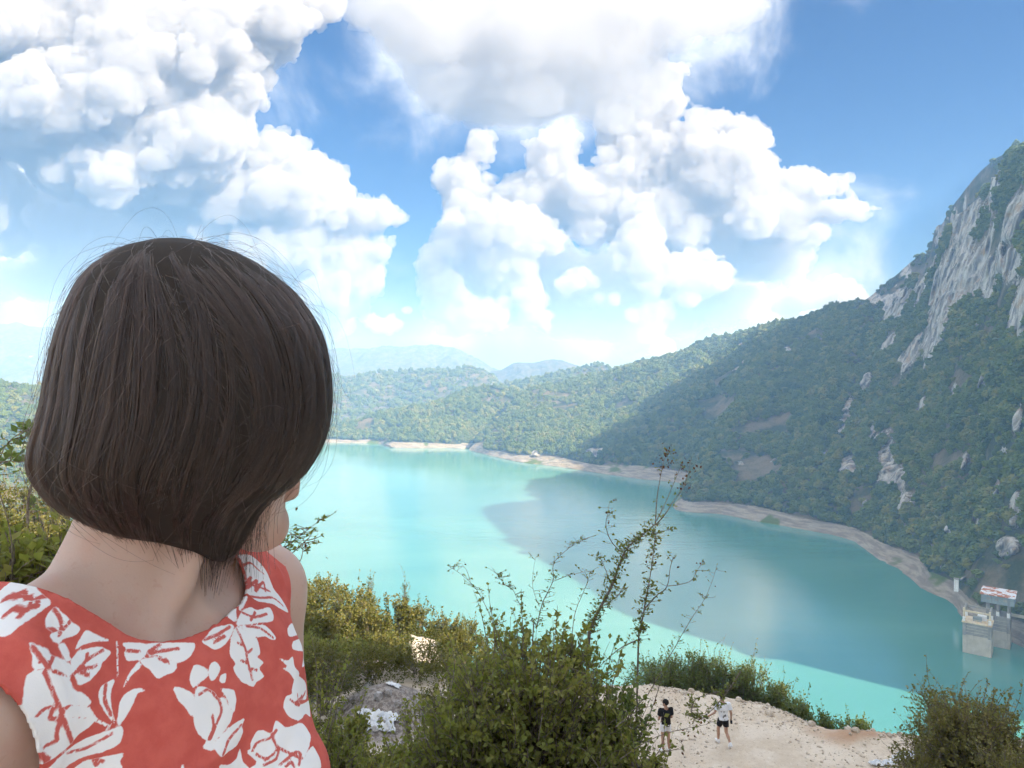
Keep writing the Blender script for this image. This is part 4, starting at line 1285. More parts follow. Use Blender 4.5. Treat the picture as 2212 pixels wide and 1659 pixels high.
def cut(verts, quads, f, eps=1e-4):
    """keep the surface where f > 0, with its rim drawn onto f = 0"""
    v = np.array(verts)
    val = f(v)
    keep = (val[quads] > 0).any(1)
    q = quads[keep]
    rim = np.unique(q[val[q] <= 0])
    for _ in range(4):
        p = v[rim]; h = 5e-4
        g = np.stack([(f(p + np.eye(3)[i] * h) - f(p - np.eye(3)[i] * h)) / (2 * h) for i in range(3)], 1)
        v[rim] = p - g * (f(p) / ((g * g).sum(1) + 1e-9))[:, None] * 0.9
    e = np.sort(np.concatenate([q[:, [0, 1]], q[:, [1, 2]], q[:, [2, 3]], q[:, [3, 0]]]), 1)
    ue, ct = np.unique(e, axis=0, return_counts=True); be = ue[ct == 1]
    bv = np.unique(be); n = len(v)
    for _ in range(6):
        acc = np.zeros((n, 3)); dg = np.zeros(n)
        for a, b in ((0, 1), (1, 0)):
            np.add.at(acc, be[:, a], v[be[:, b]]); np.add.at(dg, be[:, a], 1)
        v[bv] += 0.5 * (acc[bv] / dg[bv][:, None] - v[bv])
        p = v[bv]; h = 5e-4
        g = np.stack([(f(p + np.eye(3)[i] * h) - f(p - np.eye(3)[i] * h)) / (2 * h) for i in range(3)], 1)
        st_ = np.clip(f(p), -0.002, 0.002)
        v[bv] = p - g * (st_ / ((g * g).sum(1) + 1e-6))[:, None] * (np.abs(f(p)) < 0.004)[:, None]
    used = np.unique(q); mp = np.full(len(v), -1); mp[used] = np.arange(len(used))
    return v[used], mp[q]


def smooth_mesh(v, q, it=2, lam=0.5):
    n = len(v)
    e = np.concatenate([q[:, [0, 1]], q[:, [1, 2]], q[:, [2, 3]], q[:, [3, 0]]]); e = np.concatenate([e, e[:, ::-1]])
    deg = np.maximum(np.bincount(e[:, 0], minlength=n), 1)[:, None]
    for _ in range(it):
        s = np.stack([np.bincount(e[:, 0], weights=v[e[:, 1], k], minlength=n) for k in range(3)], 1)
        v = v + lam * (s / deg - v)
    return v


def poly_sdf(pts, poly):
    """signed distance (negative inside) of 2-D points to a polygon"""
    d = np.full(len(pts), 1e9); inside = np.zeros(len(pts), bool)
    n = len(poly)
    for i in range(n):
        a, b = poly[i], poly[(i + 1) % n]
        e = b - a; w = pts - a
        t = np.clip((w @ e) / (e @ e + 1e-12), 0, 1)
        d = np.minimum(d, ((w - t[:, None] * e) ** 2).sum(1))
        c1 = (a[1] <= pts[:, 1]) & (b[1] > pts[:, 1]); c2 = (b[1] <= pts[:, 1]) & (a[1] > pts[:, 1])
        cr = e[0] * w[:, 1] - e[1] * w[:, 0]
        inside ^= (c1 & (cr > 0)) | (c2 & (cr < 0))
    return np.where(inside, -1, 1) * np.sqrt(d)


def line_dist(pts, pl):
    d = np.full(len(pts), 1e9)
    for a, b in zip(pl[:-1], pl[1:]):
        e = b - a; w = pts - a
        t = np.clip((w @ e) / (e @ e + 1e-12), 0, 1)
        d = np.minimum(d, ((w - t[:, None] * e) ** 2).sum(1))
    return np.sqrt(d)


# ---- the woman in the foreground: chest turned to the camera, head turned away over the lake
WO = np.array((-0.295, 0.5475, 0.0))                       # axis of the neck base
WC = np.array((math.sin(R(60)), -math.cos(R(60)), 0.0))    # where the chest points
WL_ = np.array((-WC[1], WC[0], 0.0))                       # her left
UP = np.array((0, 0, 1.0))


def wl(c, l, z):
    return WO + WC * c + WL_ * l + UP * z


def to_wl(p):
    r = p - WO
    return r @ WC, r @ WL_, r[:, 2]


HD = 0.62                                                  # distance of the head axis from the lens, on plan
E2 = np.array((-0.426, 0.905, 0.0)); E2 /= np.linalg.norm(E2); E1 = np.array((E2[1], -E2[0], 0.0))
FA = R(31)
HF0 = E1 * math.cos(FA) + E2 * math.sin(FA)                # where the face looks
HLf = np.array((-HF0[1], HF0[0], 0.0))
PT = R(6)
HF = HF0 * math.cos(PT) - UP * math.sin(PT); HU = UP * math.cos(PT) + HF0 * math.sin(PT)
HC = np.array((-0.258, 0.566, 1.523))


def hl(f, l, u):
    return HC + HF * f + HLf * l + HU * u


SHL, SHR = (-0.04, 0.150, 1.335), (0.03, -0.158, 1.346)    # shoulder joints: chest-forward, left, height


def woman_torso(f, k=0.02, dress=False):
    A = (WC, WL_, UP)
    f.obb(wl(-0.005, 0, 1.21), A, (0.098, 0.132, 0.18), k)
    f.obb(wl(0.018, 0, 1.288), A, (0.068, 0.120, 0.078), 0.03)
    for s, S in ((1, SHL), (-1, SHR)):
        f.bone(wl(0.030, s * 0.030, 1.332), wl(S[0] + 0.010, s * 0.115, S[2] + 0.004), 0.027, 0.030, 0.03)
    f.bone(wl(-0.015, 0, 1.390), wl(*SHL), 0.034, 0.036, 0.03)
    f.bone(wl(-0.015, 0, 1.390), wl(*SHR), 0.034, 0.037, 0.03)
    f.bone(wl(0.0, 0.05, 1.32), wl(SHL[0], SHL[1] - 0.01, SHL[2] - 0.015), 0.040, 0.040, 0.03)
    f.bone(wl(0.0, -0.05, 1.32), wl(SHR[0], SHR[1] + 0.01, SHR[2] - 0.015), 0.040, 0.042, 0.03)
    for s in (-1, 1):
        f.ball(wl(0.060, s * 0.062, 1.205), 0.054, 0.035)
    f.obb(wl(0, 0, 1.03), A, (0.092, 0.120, 0.17), 0.03)
    f.obb(wl(-0.005, 0, 0.90), A, (0.108, 0.160, 0.12), 0.04)


def hand(f, w, d, n, s, size=1.0, curl=0.5):
    """wrist, direction of the fingers, palm normal, side of the thumb"""
    w, d, n = (np.array(x, float) for x in (w, d, n)); d /= np.linalg.norm(d); n -= d * (n @ d); n /= np.linalg.norm(n)
    t = np.cross(d, n) * s
    for a in (-0.026, -0.009, 0.009, 0.026):
        f.bone(w, w + (d * 0.082 + t * a) * size, 0.017 * size, 0.011 * size, 0.008 * size)
    for a, L in ((-0.028, 0.058), (-0.010, 0.070), (0.009, 0.075), (0.027, 0.066)):
        k0 = w + (d * 0.082 + t * a) * size
        k1 = k0 + (d * (1 - 0.3 * curl) + n * 0.5 * curl) * L * 0.5 * size
        k2 = k1 + (d * (1 - 0.9 * curl) + n * 0.9 * curl) * L * 0.5 * size
        f.bone(k0, k1, 0.0098 * size, 0.0086 * size, 0.003); f.bone(k1, k2, 0.0086 * size, 0.0072 * size, 0.003)
    t0 = w + (d * 0.028 + t * 0.022) * size; t1 = t0 + (d * 0.028 + t * 0.026 + n * 0.012) * size; t2 = t1 + (d * 0.026 + t * 0.008 + n * 0.014) * size
    f.bone(t0, t1, 0.0125 * size, 0.0105 * size, 0.006); f.bone(t1, t2, 0.0105 * size, 0.0085 * size, 0.003)


def make_woman():
    f = Field((-0.66, 0.24, -0.05), (0.10, 0.98, 1.72), 0.0042)
    woman_torso(f)
    # limbs
    f.bone(wl(*SHL), wl(-0.06, 0.185, 1.06), 0.042, 0.034, 0.02); f.bone(wl(-0.06, 0.185, 1.06), wl(0.02, 0.20, 0.83), 0.034, 0.023, 0.012)
    hand(f, wl(0.02, 0.20, 0.83), WC * 0.2 - UP, -WL_, -1, 0.92)
    f.bone(wl(*SHR), wl(0.02, -0.20, 1.09), 0.044, 0.035, 0.02); f.bone(wl(0.02, -0.20, 1.09), wl(0.12, -0.19, 0.88), 0.035, 0.023, 0.012)
    hand(f, wl(0.12, -0.19, 0.88), WC * 0.45 - UP, WL_, 1, 0.92)
    for s in (-1, 1):
        f.bone(wl(0, s * 0.085, 0.86), wl(0.015, s * 0.085, 0.48), 0.078, 0.050, 0.03)
        f.bone(wl(0.015, s * 0.085, 0.48), wl(-0.02, s * 0.085, 0.10), 0.050, 0.034, 0.02)
        f.bone(wl(-0.03, s * 0.085, 0.06), wl(0.14, s * 0.095, 0.035), 0.034, 0.026, 0.02)
    # neck
    nb = hl(-0.028, 0, -0.055)
    f.bone(wl(-0.012, 0.0, 1.33), nb + E2 * 0.012, 0.046, 0.041, 0.026)
    f.bone(wl(-0.020, 0.0, 1.40), hl(-0.024, 0, -0.03) + E2 * 0.012, 0.039, 0.038, 0.026)
    f.bone(hl(0.0, -0.034, -0.050), wl(0.052, -0.008, 1.362), 0.011, 0.0085, 0.012)
    f.bone(hl(-0.02, 0.060, -0.050), wl(0.050, 0.014, 1.360), 0.011, 0.008, 0.012)
    for s, S in ((1, SHL), (-1, SHR)):
        f.bone(wl(0.056, s * 0.020, 1.352), wl(S[0] + 0.020, s * 0.112, S[2] - 0.002), 0.0085, 0.009, 0.012)
    f.ball(wl(0.068, 0.003, 1.366), (0.013, 0.013, 0.011), 0.014, 'sub')
    # head
    AX = (HF, HLf, HU)
    f.obb(hl(-0.004, 0, 0.028), AX, (0.082, 0.067, 0.082), 0.012)
    f.obb(hl(0.030, 0, -0.040), AX, (0.056, 0.054, 0.072), 0.02)
    for s in (-1, 1):
        f.ball(hl(0.004, s * 0.042, -0.060), 0.019, 0.02)
        f.bone(hl(0.004, s * 0.042, -0.064), hl(0.070, s * 0.010, -0.100), 0.016, 0.016, 0.02)
        f.ball(hl(0.056, s * 0.038, -0.026), 0.029, 0.02)
        f.ball(hl(0.099, s * 0.031, 0.010), 0.017, 0.012, 'sub')
        f.ball(hl(0.074, s * 0.031, 0.008), 0.0135, 0.003)
        f.ball(hl(0.098, s * 0.010, -0.034), 0.0085, 0.006)
        f.obb(hl(-0.008, s * 0.077, -0.008), (HF, HLf, HU), (0.020, 0.007, 0.031), 0.006)
    f.ball(hl(0.074, 0, -0.100), 0.019, 0.018)
    f.bone(hl(0.086, 0, 0.022), hl(0.108, 0, -0.028), 0.0075, 0.0110, 0.010)
    f.bone(hl(0.086, -0.036, 0.030), hl(0.086, 0.036, 0.030), 0.010, 0.010, 0.014)
    f.bone(hl(0.093, -0.017, -0.060), hl(0.093, 0.017, -0.060), 0.0062, 0.0062, 0.005)
    f.bone(hl(0.091, -0.015, -0.071), hl(0.091, 0.015, -0.071), 0.0072, 0.0072, 0.005)
    f.bone(hl(0.100, -0.020, -0.0655), hl(0.100, 0.020, -0.0655), 0.0016, 0.0016, 0.002, 'sub')
    v, q = f.mesh()
    v = smooth_mesh(v, q, 3, 0.5)
    base = np.array((WO[0], WO[1], 0.0))
    body = mesh_obj('person', v - base, q, m_skin('warm_skin'))
    body.location = tuple(base)
    tag(body, 'woman in coral flowered top with dark bobbed hair, looking away over the lake', 'person')
    return body, base


WOMAN, WBASE = make_woman()


# ---- her dress: coral cloth printed with white flowers
def zz(pts):
    return [(x * 0.3472, 1083 + y * 0.3472) for x, y in pts]


PETALS = [
    [(0, 560), (60, 505), (170, 470), (230, 540), (320, 625), (250, 690), (190, 730), (130, 770), (60, 830), (0, 840), (-80, 800), (-90, 620)],
    [(285, 720), (330, 665), (360, 660), (380, 690), (410, 705), (440, 740), (500, 790), (470, 830), (400, 855), (355, 885), (310, 840), (325, 810), (285, 780)],
    [(470, 918), (495, 860), (540, 800), (620, 840), (690, 865), (600, 872), (520, 890)],
    [(180, 880), (290, 910), (325, 955), (400, 990), (450, 1030), (440, 1095), (380, 1060), (300, 1040), (210, 1040), (200, 950)],
    [(440, 990), (480, 940), (520, 920), (610, 905), (690, 935), (650, 990), (635, 1000), (620, 1050), (560, 1110), (490, 1145), (465, 1090), (440, 1050)],
    [(358, 890), (400, 885), (420, 920), (436, 965), (420, 1010), (385, 955)],
    [(170, 1080), (280, 1045), (350, 1080), (430, 1100), (460, 1170), (520, 1200), (565, 1240), (550, 1275), (440, 1260), (395, 1290), (440, 1340), (520, 1352), (600, 1345), (560, 1400), (490, 1450), (450, 1500), (400, 1545),
     (330, 1600), (250, 1640), (210, 1680), (190, 1560), (165, 1400), (140, 1290), (150, 1200)],
    [(722, 1390), (650, 1310), (612, 1215), (630, 1150), (715, 1105), (690, 1180), (690, 1250), (705, 1330)],
    [(730, 1390), (745, 1250), (790, 1190), (870, 1160), (912, 1185), (860, 1190), (832, 1250), (790, 1330), (745, 1385)],
    [(680, 1390), (600, 1345), (560, 1290), (470, 1275), (405, 1300), (430, 1335), (500, 1345), (560, 1352), (640, 1392), (690, 1412)],
    [(395, 1570), (520, 1480), (660, 1430), (750, 1400), (768, 1440), (740, 1510), (640, 1560), (520, 1590), (430, 1640), (380, 1680), (290, 1680)],
    [(455, 1680), (520, 1620), (640, 1590), (770, 1565), (745, 1620), (750, 1680)],
    [(757, 880), (900, 885), (915, 930), (900, 965), (870, 985), (795, 990), (772, 950), (785, 915)],
    [(912, 885), (1060, 880), (1210, 880), (1190, 960), (1130, 1000), (1085, 1000), (1000, 962), (920, 955)],
    [(868, 988), (930, 972), (1010, 972), (1090, 1005), (1105, 1030), (1080, 1065), (1040, 1080), (980, 1104), (935, 1050), (890, 1020)],
    [(1255, 870), (1290, 830), (1330, 790), (1440, 762), (1452, 800), (1400, 890), (1340, 922), (1280, 892)],
    [(1470, 780), (1540, 812), (1600, 860), (1618, 950), (1590, 962), (1640, 1000), (1612, 1040), (1645, 1090), (1590, 1130), (1580, 1155), (1500, 1120), (1450, 1040), (1465, 1010), (1430, 950), (1440, 850)],
    [(1470, 768), (1500, 690), (1560, 658), (1600, 675), (1680, 660), (1700, 740), (1600, 757), (1545, 765)],
    [(1480, 775), (1560, 772), (1650, 772), (1720, 850), (1690, 862), (1650, 840), (1600, 845), (1520, 802)],
    [(1365, 370), (1450, 335), (1560, 335), (1650, 420), (1700, 540), (1745, 600), (1795, 690), (1740, 665), (1700, 640), (1600, 620), (1540, 572), (1450, 562), (1412, 590), (1395, 480)],
    [(1402, 615), (1440, 600), (1470, 660), (1465, 750), (1420, 722), (1405, 670)],
    [(1490, 640), (1510, 590), (1540, 590), (1520, 650), (1490, 680)],
    [(1072, 1155), (1130, 1160), (1190, 1190), (1208, 1235), (1200, 1340), (1150, 1280), (1105, 1235), (1095, 1200)],
    [(1222, 1160), (1262, 1150), (1330, 1182), (1360, 1225), (1395, 1225), (1445, 1320), (1430, 1380), (1360, 1470), (1290, 1492), (1230, 1440), (1205, 1370), (1205, 1260)],
    [(1372, 1165), (1450, 1170), (1470, 1230), (1452, 1320), (1405, 1215)],
    [(1178, 1100), (1210, 1015), (1282, 1040), (1290, 1090), (1245, 1125), (1200, 1160)],
    [(1298, 1070), (1310, 1010), (1345, 998), (1372, 1040), (1340, 1105), (1310, 1115)],
    [(1365, 1120), (1370, 1085), (1408, 1070), (1400, 1130)],
    [(1375, 1592), (1330, 1530), (1350, 1490), (1400, 1432), (1455, 1385), (1522, 1348), (1505, 1400), (1512, 1440), (1470, 1520), (1415, 1560)],
    [(1258, 1530), (1310, 1480), (1345, 1497), (1322, 1552)],
    [(1762, 1280), (1780, 1212), (1840, 1202), (1870, 1262), (1920, 1240), (1932, 1340), (1900, 1320), (1860, 1362), (1800, 1340)],
    [(1815, 1180), (1830, 1105), (1855, 1085), (1902, 1140), (1905, 1230), (1840, 1230)],
    [(1735, 975), (1790, 990), (1822, 965), (1835, 1030), (1862, 1075), (1830, 1110), (1800, 1065), (1758, 1040), (1790, 1030)],
    [(1790, 790), (1812, 758), (1834, 825), (1800, 842)], [(1820, 872), (1852, 858), (1865, 930), (1822, 922)], [(1868, 940), (1882, 935), (1895, 1010), (1878, 1030)],
    [(1532, 1560), (1560, 1540), (1560, 1500), (1600, 1430), (1640, 1425), (1690, 1442), (1715, 1360), (1780, 1405), (1880, 1380), (1930, 1450), (1925, 1520), (1890, 1600), (1945, 1520), (1990, 1680), (1560, 1680), (1600, 1625)],
    [(1368, 1640), (1420, 1640), (1470, 1600), (1492, 1535), (1512, 1620), (1560, 1680), (1380, 1690)],
    [(1118, 1680), (1138, 1630), (1150, 1690)],
    [(722, 880), (732, 880), (738, 1080), (728, 1080)], [(800, 1075), (860, 1000), (872, 1035), (815, 1090), (770, 1160), (768, 1150)],
]
VEINS = [
    [(275, 1060), (320, 1160), (370, 1290), (410, 1400), (450, 1500)], [(230, 1330), (280, 1290), (330, 1290), (310, 1350), (380, 1360), (350, 1440), (360, 1490), (280, 1520)],
    [(400, 1290), (380, 1350), (350, 1420)], [(445, 1090), (500, 1030), (560, 970), (640, 930)], [(500, 1030), (540, 1040), (600, 1020)], [(480, 1055), (530, 1070), (550, 1085)], [(540, 985), (545, 950)],
    [(200, 900), (260, 980), (310, 1035)], [(260, 980), (250, 1000)], [(300, 1040), (330, 960)], [(335, 665), (380, 740), (370, 830)], [(290, 800), (340, 800)], [(440, 740), (400, 790)],
    [(660, 1130), (650, 1230), (690, 1330)], [(1470, 790), (1520, 900), (1545, 1010), (1570, 1110)], [(1520, 900), (1480, 880)], [(1530, 950), (1570, 920)], [(1545, 1010), (1500, 990)], [(1550, 1040), (1600, 1050)],
    [(1500, 690), (1580, 720), (1660, 700)], [(1560, 740), (1590, 690)], [(1530, 775), (1620, 790), (1700, 850)], [(1270, 860), (1350, 830), (1430, 780)], [(1330, 880), (1400, 840)],
    [(1360, 1230), (1380, 1300), (1340, 1400), (1310, 1480)], [(1240, 1200), (1300, 1170), (1350, 1225)], [(1320, 1330), (1330, 1400), (1300, 1480)], [(1385, 1580), (1420, 1490), (1500, 1390)],
    [(920, 940), (960, 910), (1000, 890)], [(940, 950), (1010, 930), (1110, 915)], [(990, 975), (1030, 1000)], [(1030, 985), (1050, 1005)], [(790, 930), (870, 935)],
    [(10, 620), (60, 590), (110, 600), (130, 570), (160, 570), (150, 610), (200, 590), (190, 640)], [(20, 720), (90, 660), (150, 690), (110, 720), (190, 660), (240, 650)], [(240, 640), (235, 600), (290, 590)],
    [(1430, 420), (1480, 470), (1520, 430), (1500, 500), (1560, 470), (1540, 540), (1600, 490), (1590, 560), (1640, 500), (1650, 560)], [(1400, 400), (1470, 400), (1560, 380), (1600, 420), (1640, 450)], [(1480, 530), (1560, 520), (1680, 560)],
    [(1420, 500), (1440, 560)], [(1560, 590), (1620, 600), (1700, 600), (1760, 650)], [(1800, 1230), (1860, 1270), (1900, 1180)], [(1840, 1250), (1880, 1210)], [(1860, 1270), (1850, 1200)],
    [(1570, 1550), (1600, 1500), (1680, 1470), (1720, 1420)], [(1690, 1442), (1720, 1520), (1790, 1560), (1880, 1600)], [(1590, 1570), (1660, 1600), (1730, 1540), (1720, 1600), (1640, 1640)], [(1740, 1640), (1800, 1590), (1840, 1560), (1870, 1570), (1860, 1640)],
    [(1780, 1650), (1810, 1620), (1830, 1650)], [(640, 1620), (580, 1600), (600, 1640)], [(420, 1570), (520, 1540), (620, 1490), (700, 1440)], [(230, 1560), (300, 1600), (280, 1640)], [(200, 1560), (230, 1600), (260, 1570), (290, 1620)],
]


def m_print():
    m, n, b = material('coral_flowered_cotton', 0.85, 0.2)
    p = pos(n)
    fl = attr(n, 'petal').outputs['Fac']; ve = attr(n, 'vein').outputs['Fac']
    wob = n.m('MULTIPLY', n.m('SUBTRACT', n.noise(p, 260.0, 3, 0.6).outputs[0], 0.5), 0.0013)
    white = n.rng(n.m('ADD', fl, wob), 0.0003, -0.0003, smooth=False)
    line = n.rng(n.m('ADD', ve, wob), 0.00135, 0.0007, smooth=False)
    red = n.mix(n.rng(n.noise(p, 60.0, 4, 0.6).outputs[0], 0.35, 0.68), (0.56, 0.105, 0.086), (0.63, 0.135, 0.110))
    wh = n.mix(n.rng(n.noise(p, 40.0, 3, 0.6).outputs[0], 0.35, 0.65), (0.84, 0.85, 0.87), (0.88, 0.88, 0.89))
    c = n.mix(white, red, wh)
    c = n.mix(n.m('MULTIPLY', line, white), c, (0.58, 0.13, 0.115))
    n.link(c, b.inputs['Base Color'])
    wv = n('ShaderNodeTexNoise', {'Vector': p, 'Scale': 1400.0, 'Detail': 2.0}).outputs[0]
    fold = n.noise(n.v('MULTIPLY', p, (1, 1, 0.45)), 22.0, 3, 0.5, dist=0.6).outputs[0]
    bump(n, b, n.m('ADD', n.m('MULTIPLY', wv, 0.06), n.m('MULTIPLY', fold, 1.0)), 0.45, 0.006)
    return m


def f_dress(p):
    c, l, z = to_wl(p)
    neck = (np.sqrt(((c + 0.006) / 0.079) ** 2 + (l / np.where(l < 0, 0.099, 0.087)) ** 2) - 1) * 0.078
    neck = np.where(z < 1.28, 0.05, neck)
    arm = 1e3
    for s, zc in ((1, 1.285), (-1, 1.305)):
        a = (np.sqrt(((l * s - (0.176 if s > 0 else 0.166)) / 0.056) ** 2 + ((z - zc) / 0.090) ** 2) - 1) * 0.055
        arm = np.minimum(arm, np.where(l * s > 0.03, a, 1.0))
        side = np.where((l * s > 0.176), -(0.06), 1.0)     # outside the armhole: nothing hangs on the arm
        arm = np.minimum(arm, np.where((l * s > 0.176) & (z > zc - 0.088), side, 1.0))
    return np.minimum(neck, arm)


def make_dress():
    f = Field((-0.55, 0.34, 1.135), (-0.10, 0.76, 1.47), 0.0019)
    woman_torso(f)
    f.bone(wl(-0.012, 0.0, 1.33), hl(-0.028, 0, -0.055), 0.046, 0.046, 0.02)
    # soft creases and a facing sewn round the neck
    ax = [f.lo[i] + f.h * np.arange(f.n[i]) for i in range(3)]
    v, q = f.mesh(0.0065)
    v = smooth_mesh(v, q, 4, 0.5)
    c, l, z = to_wl(v)
    nr = f.grad(v, 0.006)
    w = fbm(np.stack([l * 9, c * 9, z * 7], 1), 3, 61) * 0.0040
    w += 0.0022 * np.sin((l * 0.8 + z * 0.6) * 120 + 3 * vnoise(np.stack([l * 14, z * 14, c * 8], 1), 4)) * sstep(np.abs(l), 0.07, 0.14)
    rn = (np.sqrt(((c + 0.006) / 0.079) ** 2 + (l / np.where(l < 0, 0.099, 0.087)) ** 2) - 1) * 0.078
    w += 0.0014 * (1 - sstep(rn, 0.034, 0.038)) + 0.0012 * np.exp(-((rn - 0.037) / 0.003) ** 2)
    w += 0.003 * np.exp(-((z - 1.285 - 0.25 * (l - 0.02)) / 0.006) ** 2) * sstep(c, 0.03, 0.06) * (0.5 + vnoise(np.stack([l * 20, 0 * l, 0 * l], 1), 9))
    v = v + nr * w[:, None]
    v, q = cut(v, q, f_dress)
    c, l, z = to_wl(v)
    st = np.stack([np.arctan2(l, c + 0.09) * 0.175, z], 1)
    # carry the traced flowers onto the cloth
    px, py = proj(v)
    fr = np.where(f.grad(v, 0.006) @ np.array((0.43, -0.9, 0.0)) > -0.1)[0]
    pim = np.stack([px[fr], py[fr]], 1)

    def on_cloth(poly):
        out = []
        for a in zz(poly):
            k = np.argsort(((pim - a) ** 2).sum(1))[:4]
            base = st[fr[k]].mean(0); pm = pim[k].mean(0)
            out.append(base + (np.array(a) - pm) * (1, -1) * 0.00034)
        return np.array(out)
    def rounded(pl, closed, n=5):
        k = len(pl); out = []
        for i in range(k if closed else k - 1):
            g = (lambda j: pl[j % k]) if closed else (lambda j: pl[min(max(j, 0), k - 1)])
            a, b, c_, d = g(i - 1), g(i), g(i + 1), g(i + 2)
            for t in np.arange(n) / n:
                cr = 0.5 * (2 * b + (c_ - a) * t + (2 * a - 5 * b + 4 * c_ - d) * t * t + (3 * b - a - 3 * c_ + d) * t ** 3)
                out.append(cr * 0.75 + (b + (c_ - b) * t) * 0.25)
        if not closed: out.append(pl[-1])
        return np.array(out)
    petals = [rounded(on_cloth(p_), True) for p_ in PETALS]; veins = [rounded(on_cloth(p_), False, 3) for p_ in VEINS]
    shifts = [(0, 0), (0.300, -0.012), (-0.300, -0.03), (0.13, -0.215), (-0.16, -0.23), (0.43, -0.22), (-0.46, -0.2)]
    pet = np.full(len(v), 0.02); ven = np.full(len(v), 0.02)
    lim = np.array([p_.mean(0) for p_ in petals])
    for si, (a, b) in enumerate(shifts):
        for pl in petals:
            pl = pl + (a, b); lo, hi = pl.min(0) - 0.006, pl.max(0) + 0.006
            m = ((st > lo) & (st < hi)).all(1)
            if m.any(): pet[m] = np.minimum(pet[m], poly_sdf(st[m], pl))
        for pl in veins:
            pl = pl + (a, b); lo, hi = pl.min(0) - 0.006, pl.max(0) + 0.006
            m = ((st > lo) & (st < hi)).all(1)
            if m.any(): ven[m] = np.minimum(ven[m], line_dist(st[m], pl))
    m_ = m_print()
    o = mesh_obj('dress', v - WBASE, q, m_, WOMAN, attrs={'petal': pet, 'vein': ven})
    md = o.modifiers.new('cloth', 'SOLIDIFY'); md.thickness = 0.0022; md.offset = -1
    # the part below the picture's edge
    f = Field((-0.60, 0.26, 0.45), (0.0, 0.86, 1.16), 0.007)
    woman_torso(f)
    f.bone(wl(0, 0, 1.0), wl(0, 0, 0.55), 0.115, 0.24, 0.05)
    v, q = f.mesh(0.008)
    v = smooth_mesh(v, q, 3, 0.5)
    v, q = cut(v, q, lambda p_: np.minimum(np.minimum(1.142 - p_[:, 2], p_[:, 2] - 0.55), 0.05))
    c, l, z = to_wl(v); st = np.stack([np.arctan2(l, c + 0.09) * 0.175, z], 1)
    pet = np.full(len(v), 0.02)
    for kx in range(-3, 4):
        for kz in range(1, 4):
            for pl in petals[::2]:
                q_ = pl + (kx * 0.24 + 0.08 * kz, -0.2 * kz); m = ((st > q_.min(0) - 0.004) & (st < q_.max(0) + 0.004)).all(1)
                if m.any(): pet[m] = np.minimum(pet[m], poly_sdf(st[m], q_))
    o = mesh_obj('skirt', v - WBASE, q, m_, WOMAN, attrs={'petal': pet, 'vein': np.full(len(v), 0.02)})
    md = o.modifiers.new('cloth', 'SOLIDIFY'); md.thickness = 0.002


make_dress()


# ---- her hair: a rounded bob, shaped by its outline, strand by strand
HAIR_ROWS = [(514, 372, 412), (522, 322, 462), (540, 262, 520), (560, 225, 560), (590, 186, 604), (620, 160, 640), (655, 140, 668), (690, 125, 690), (730, 111, 706), (770, 100, 715), (815, 90, 721), (860, 82, 723), (900, 71, 720),
             (930, 62, 715), (960, 53, 706), (985, 50, 694), (1010, 58, 680), (1040, 80, 656), (1065, 112, 622), (1090, 150, 590), (1120, 190, 568), (1150, 228, 550), (1180, 268, 535), (1210, 310, 515), (1235, 345, 495)]


def hair_profile():
    rows = []
    for y, x0, x1 in HAIR_ROWS:
        a0, a1 = math.atan((x0 - CX) / F), math.atan((x1 - CX) / F)
        am, dl = (a0 + a1) / 2, (a1 - a0) / 2
        cx, cy = HD * math.sin(am), HD * math.cos(am)
        rows.append((cx, cy, CZ - (y - HY) / F * cy * (0.985 if y < 700 else 1.0), HD * math.sin(dl)))
    return np.array(rows)


HP = hair_profile()
HARC = np.concatenate([[0], np.cumsum(np.hypot(np.diff(HP[:, 2]), np.diff(HP[:, 3])))])


def hair_pt(s, phi, rho):
    """point on the hair at arc position s from the crown, bearing phi round the head (0 right, -90 deg to the camera), layer rho"""
    cx, cy, z, a = (np.interp(s, HARC, HP[:, k]) for k in range(4))
    back = np.sin(phi)
    b = a * np.where(back > 0, 0.95, 0.90 + 0.16 * sstep(s, 0.62 * HARC[-1], 0.85 * HARC[-1]))
    rr = np.stack([a * np.cos(phi), b * back], -1) * rho[..., None] if np.ndim(rho) else np.stack([a * np.cos(phi), b * back], -1) * rho
    ctr_z = np.interp(0.55 * HARC[-1], HARC, HP[:, 2])
    zz_ = z if np.isscalar(rho) and rho == 1 else ctr_z + (z - ctr_z) * (0.55 + 0.45 * rho)
    return np.stack([cx + E1[0] * rr[..., 0] + E2[0] * rr[..., 1], cy + E1[1] * rr[..., 0] + E2[1] * rr[..., 1], zz_], -1)


def hair_end(phi):
    """arc length at which the hair is cut, by bearing: long at the nape, short over the face"""
    y = np.interp(np.degrees(phi), [-180, -150, -125, -105, -85, -70, -55, -40, -20, -5, 8, 20, 30, 60, 95, 110, 140, 180],
                  [1070, 1120, 1150, 1165, 1196, 1228, 1238, 1222, 1165, 1085, 1045, 990, 900, 850, 900, 1010, 1050, 1070])
    y = HY + (y - HY) / (1 + 0.05 * np.clip(-np.sin(phi), 0, 1))      # nearer hair hangs lower in the view
    zr = [r[0] for r in HAIR_ROWS]
    return np.interp(y, zr, HARC)


def m_hair():
    m = bpy.data.materials.new('dark_brown_hair'); m.use_nodes = True
    n = NT(m.node_tree); m.node_tree.nodes.clear()
    hi = n('ShaderNodeHairInfo')
    c = n.mix(n.m('POWER', hi.outputs['Random'], 2.5), (0.0058, 0.0038, 0.0042), (0.050, 0.027, 0.019))
    h = n('ShaderNodeBsdfHairPrincipled', {'Color': c, 'Roughness': 0.27, 'Radial Roughness': 0.45, 'Random Roughness': 0.3, 'Random': hi.outputs['Random']}, parametrization='COLOR')
    n.link(h.outputs[0], n('ShaderNodeOutputMaterial').inputs[0])
    return m


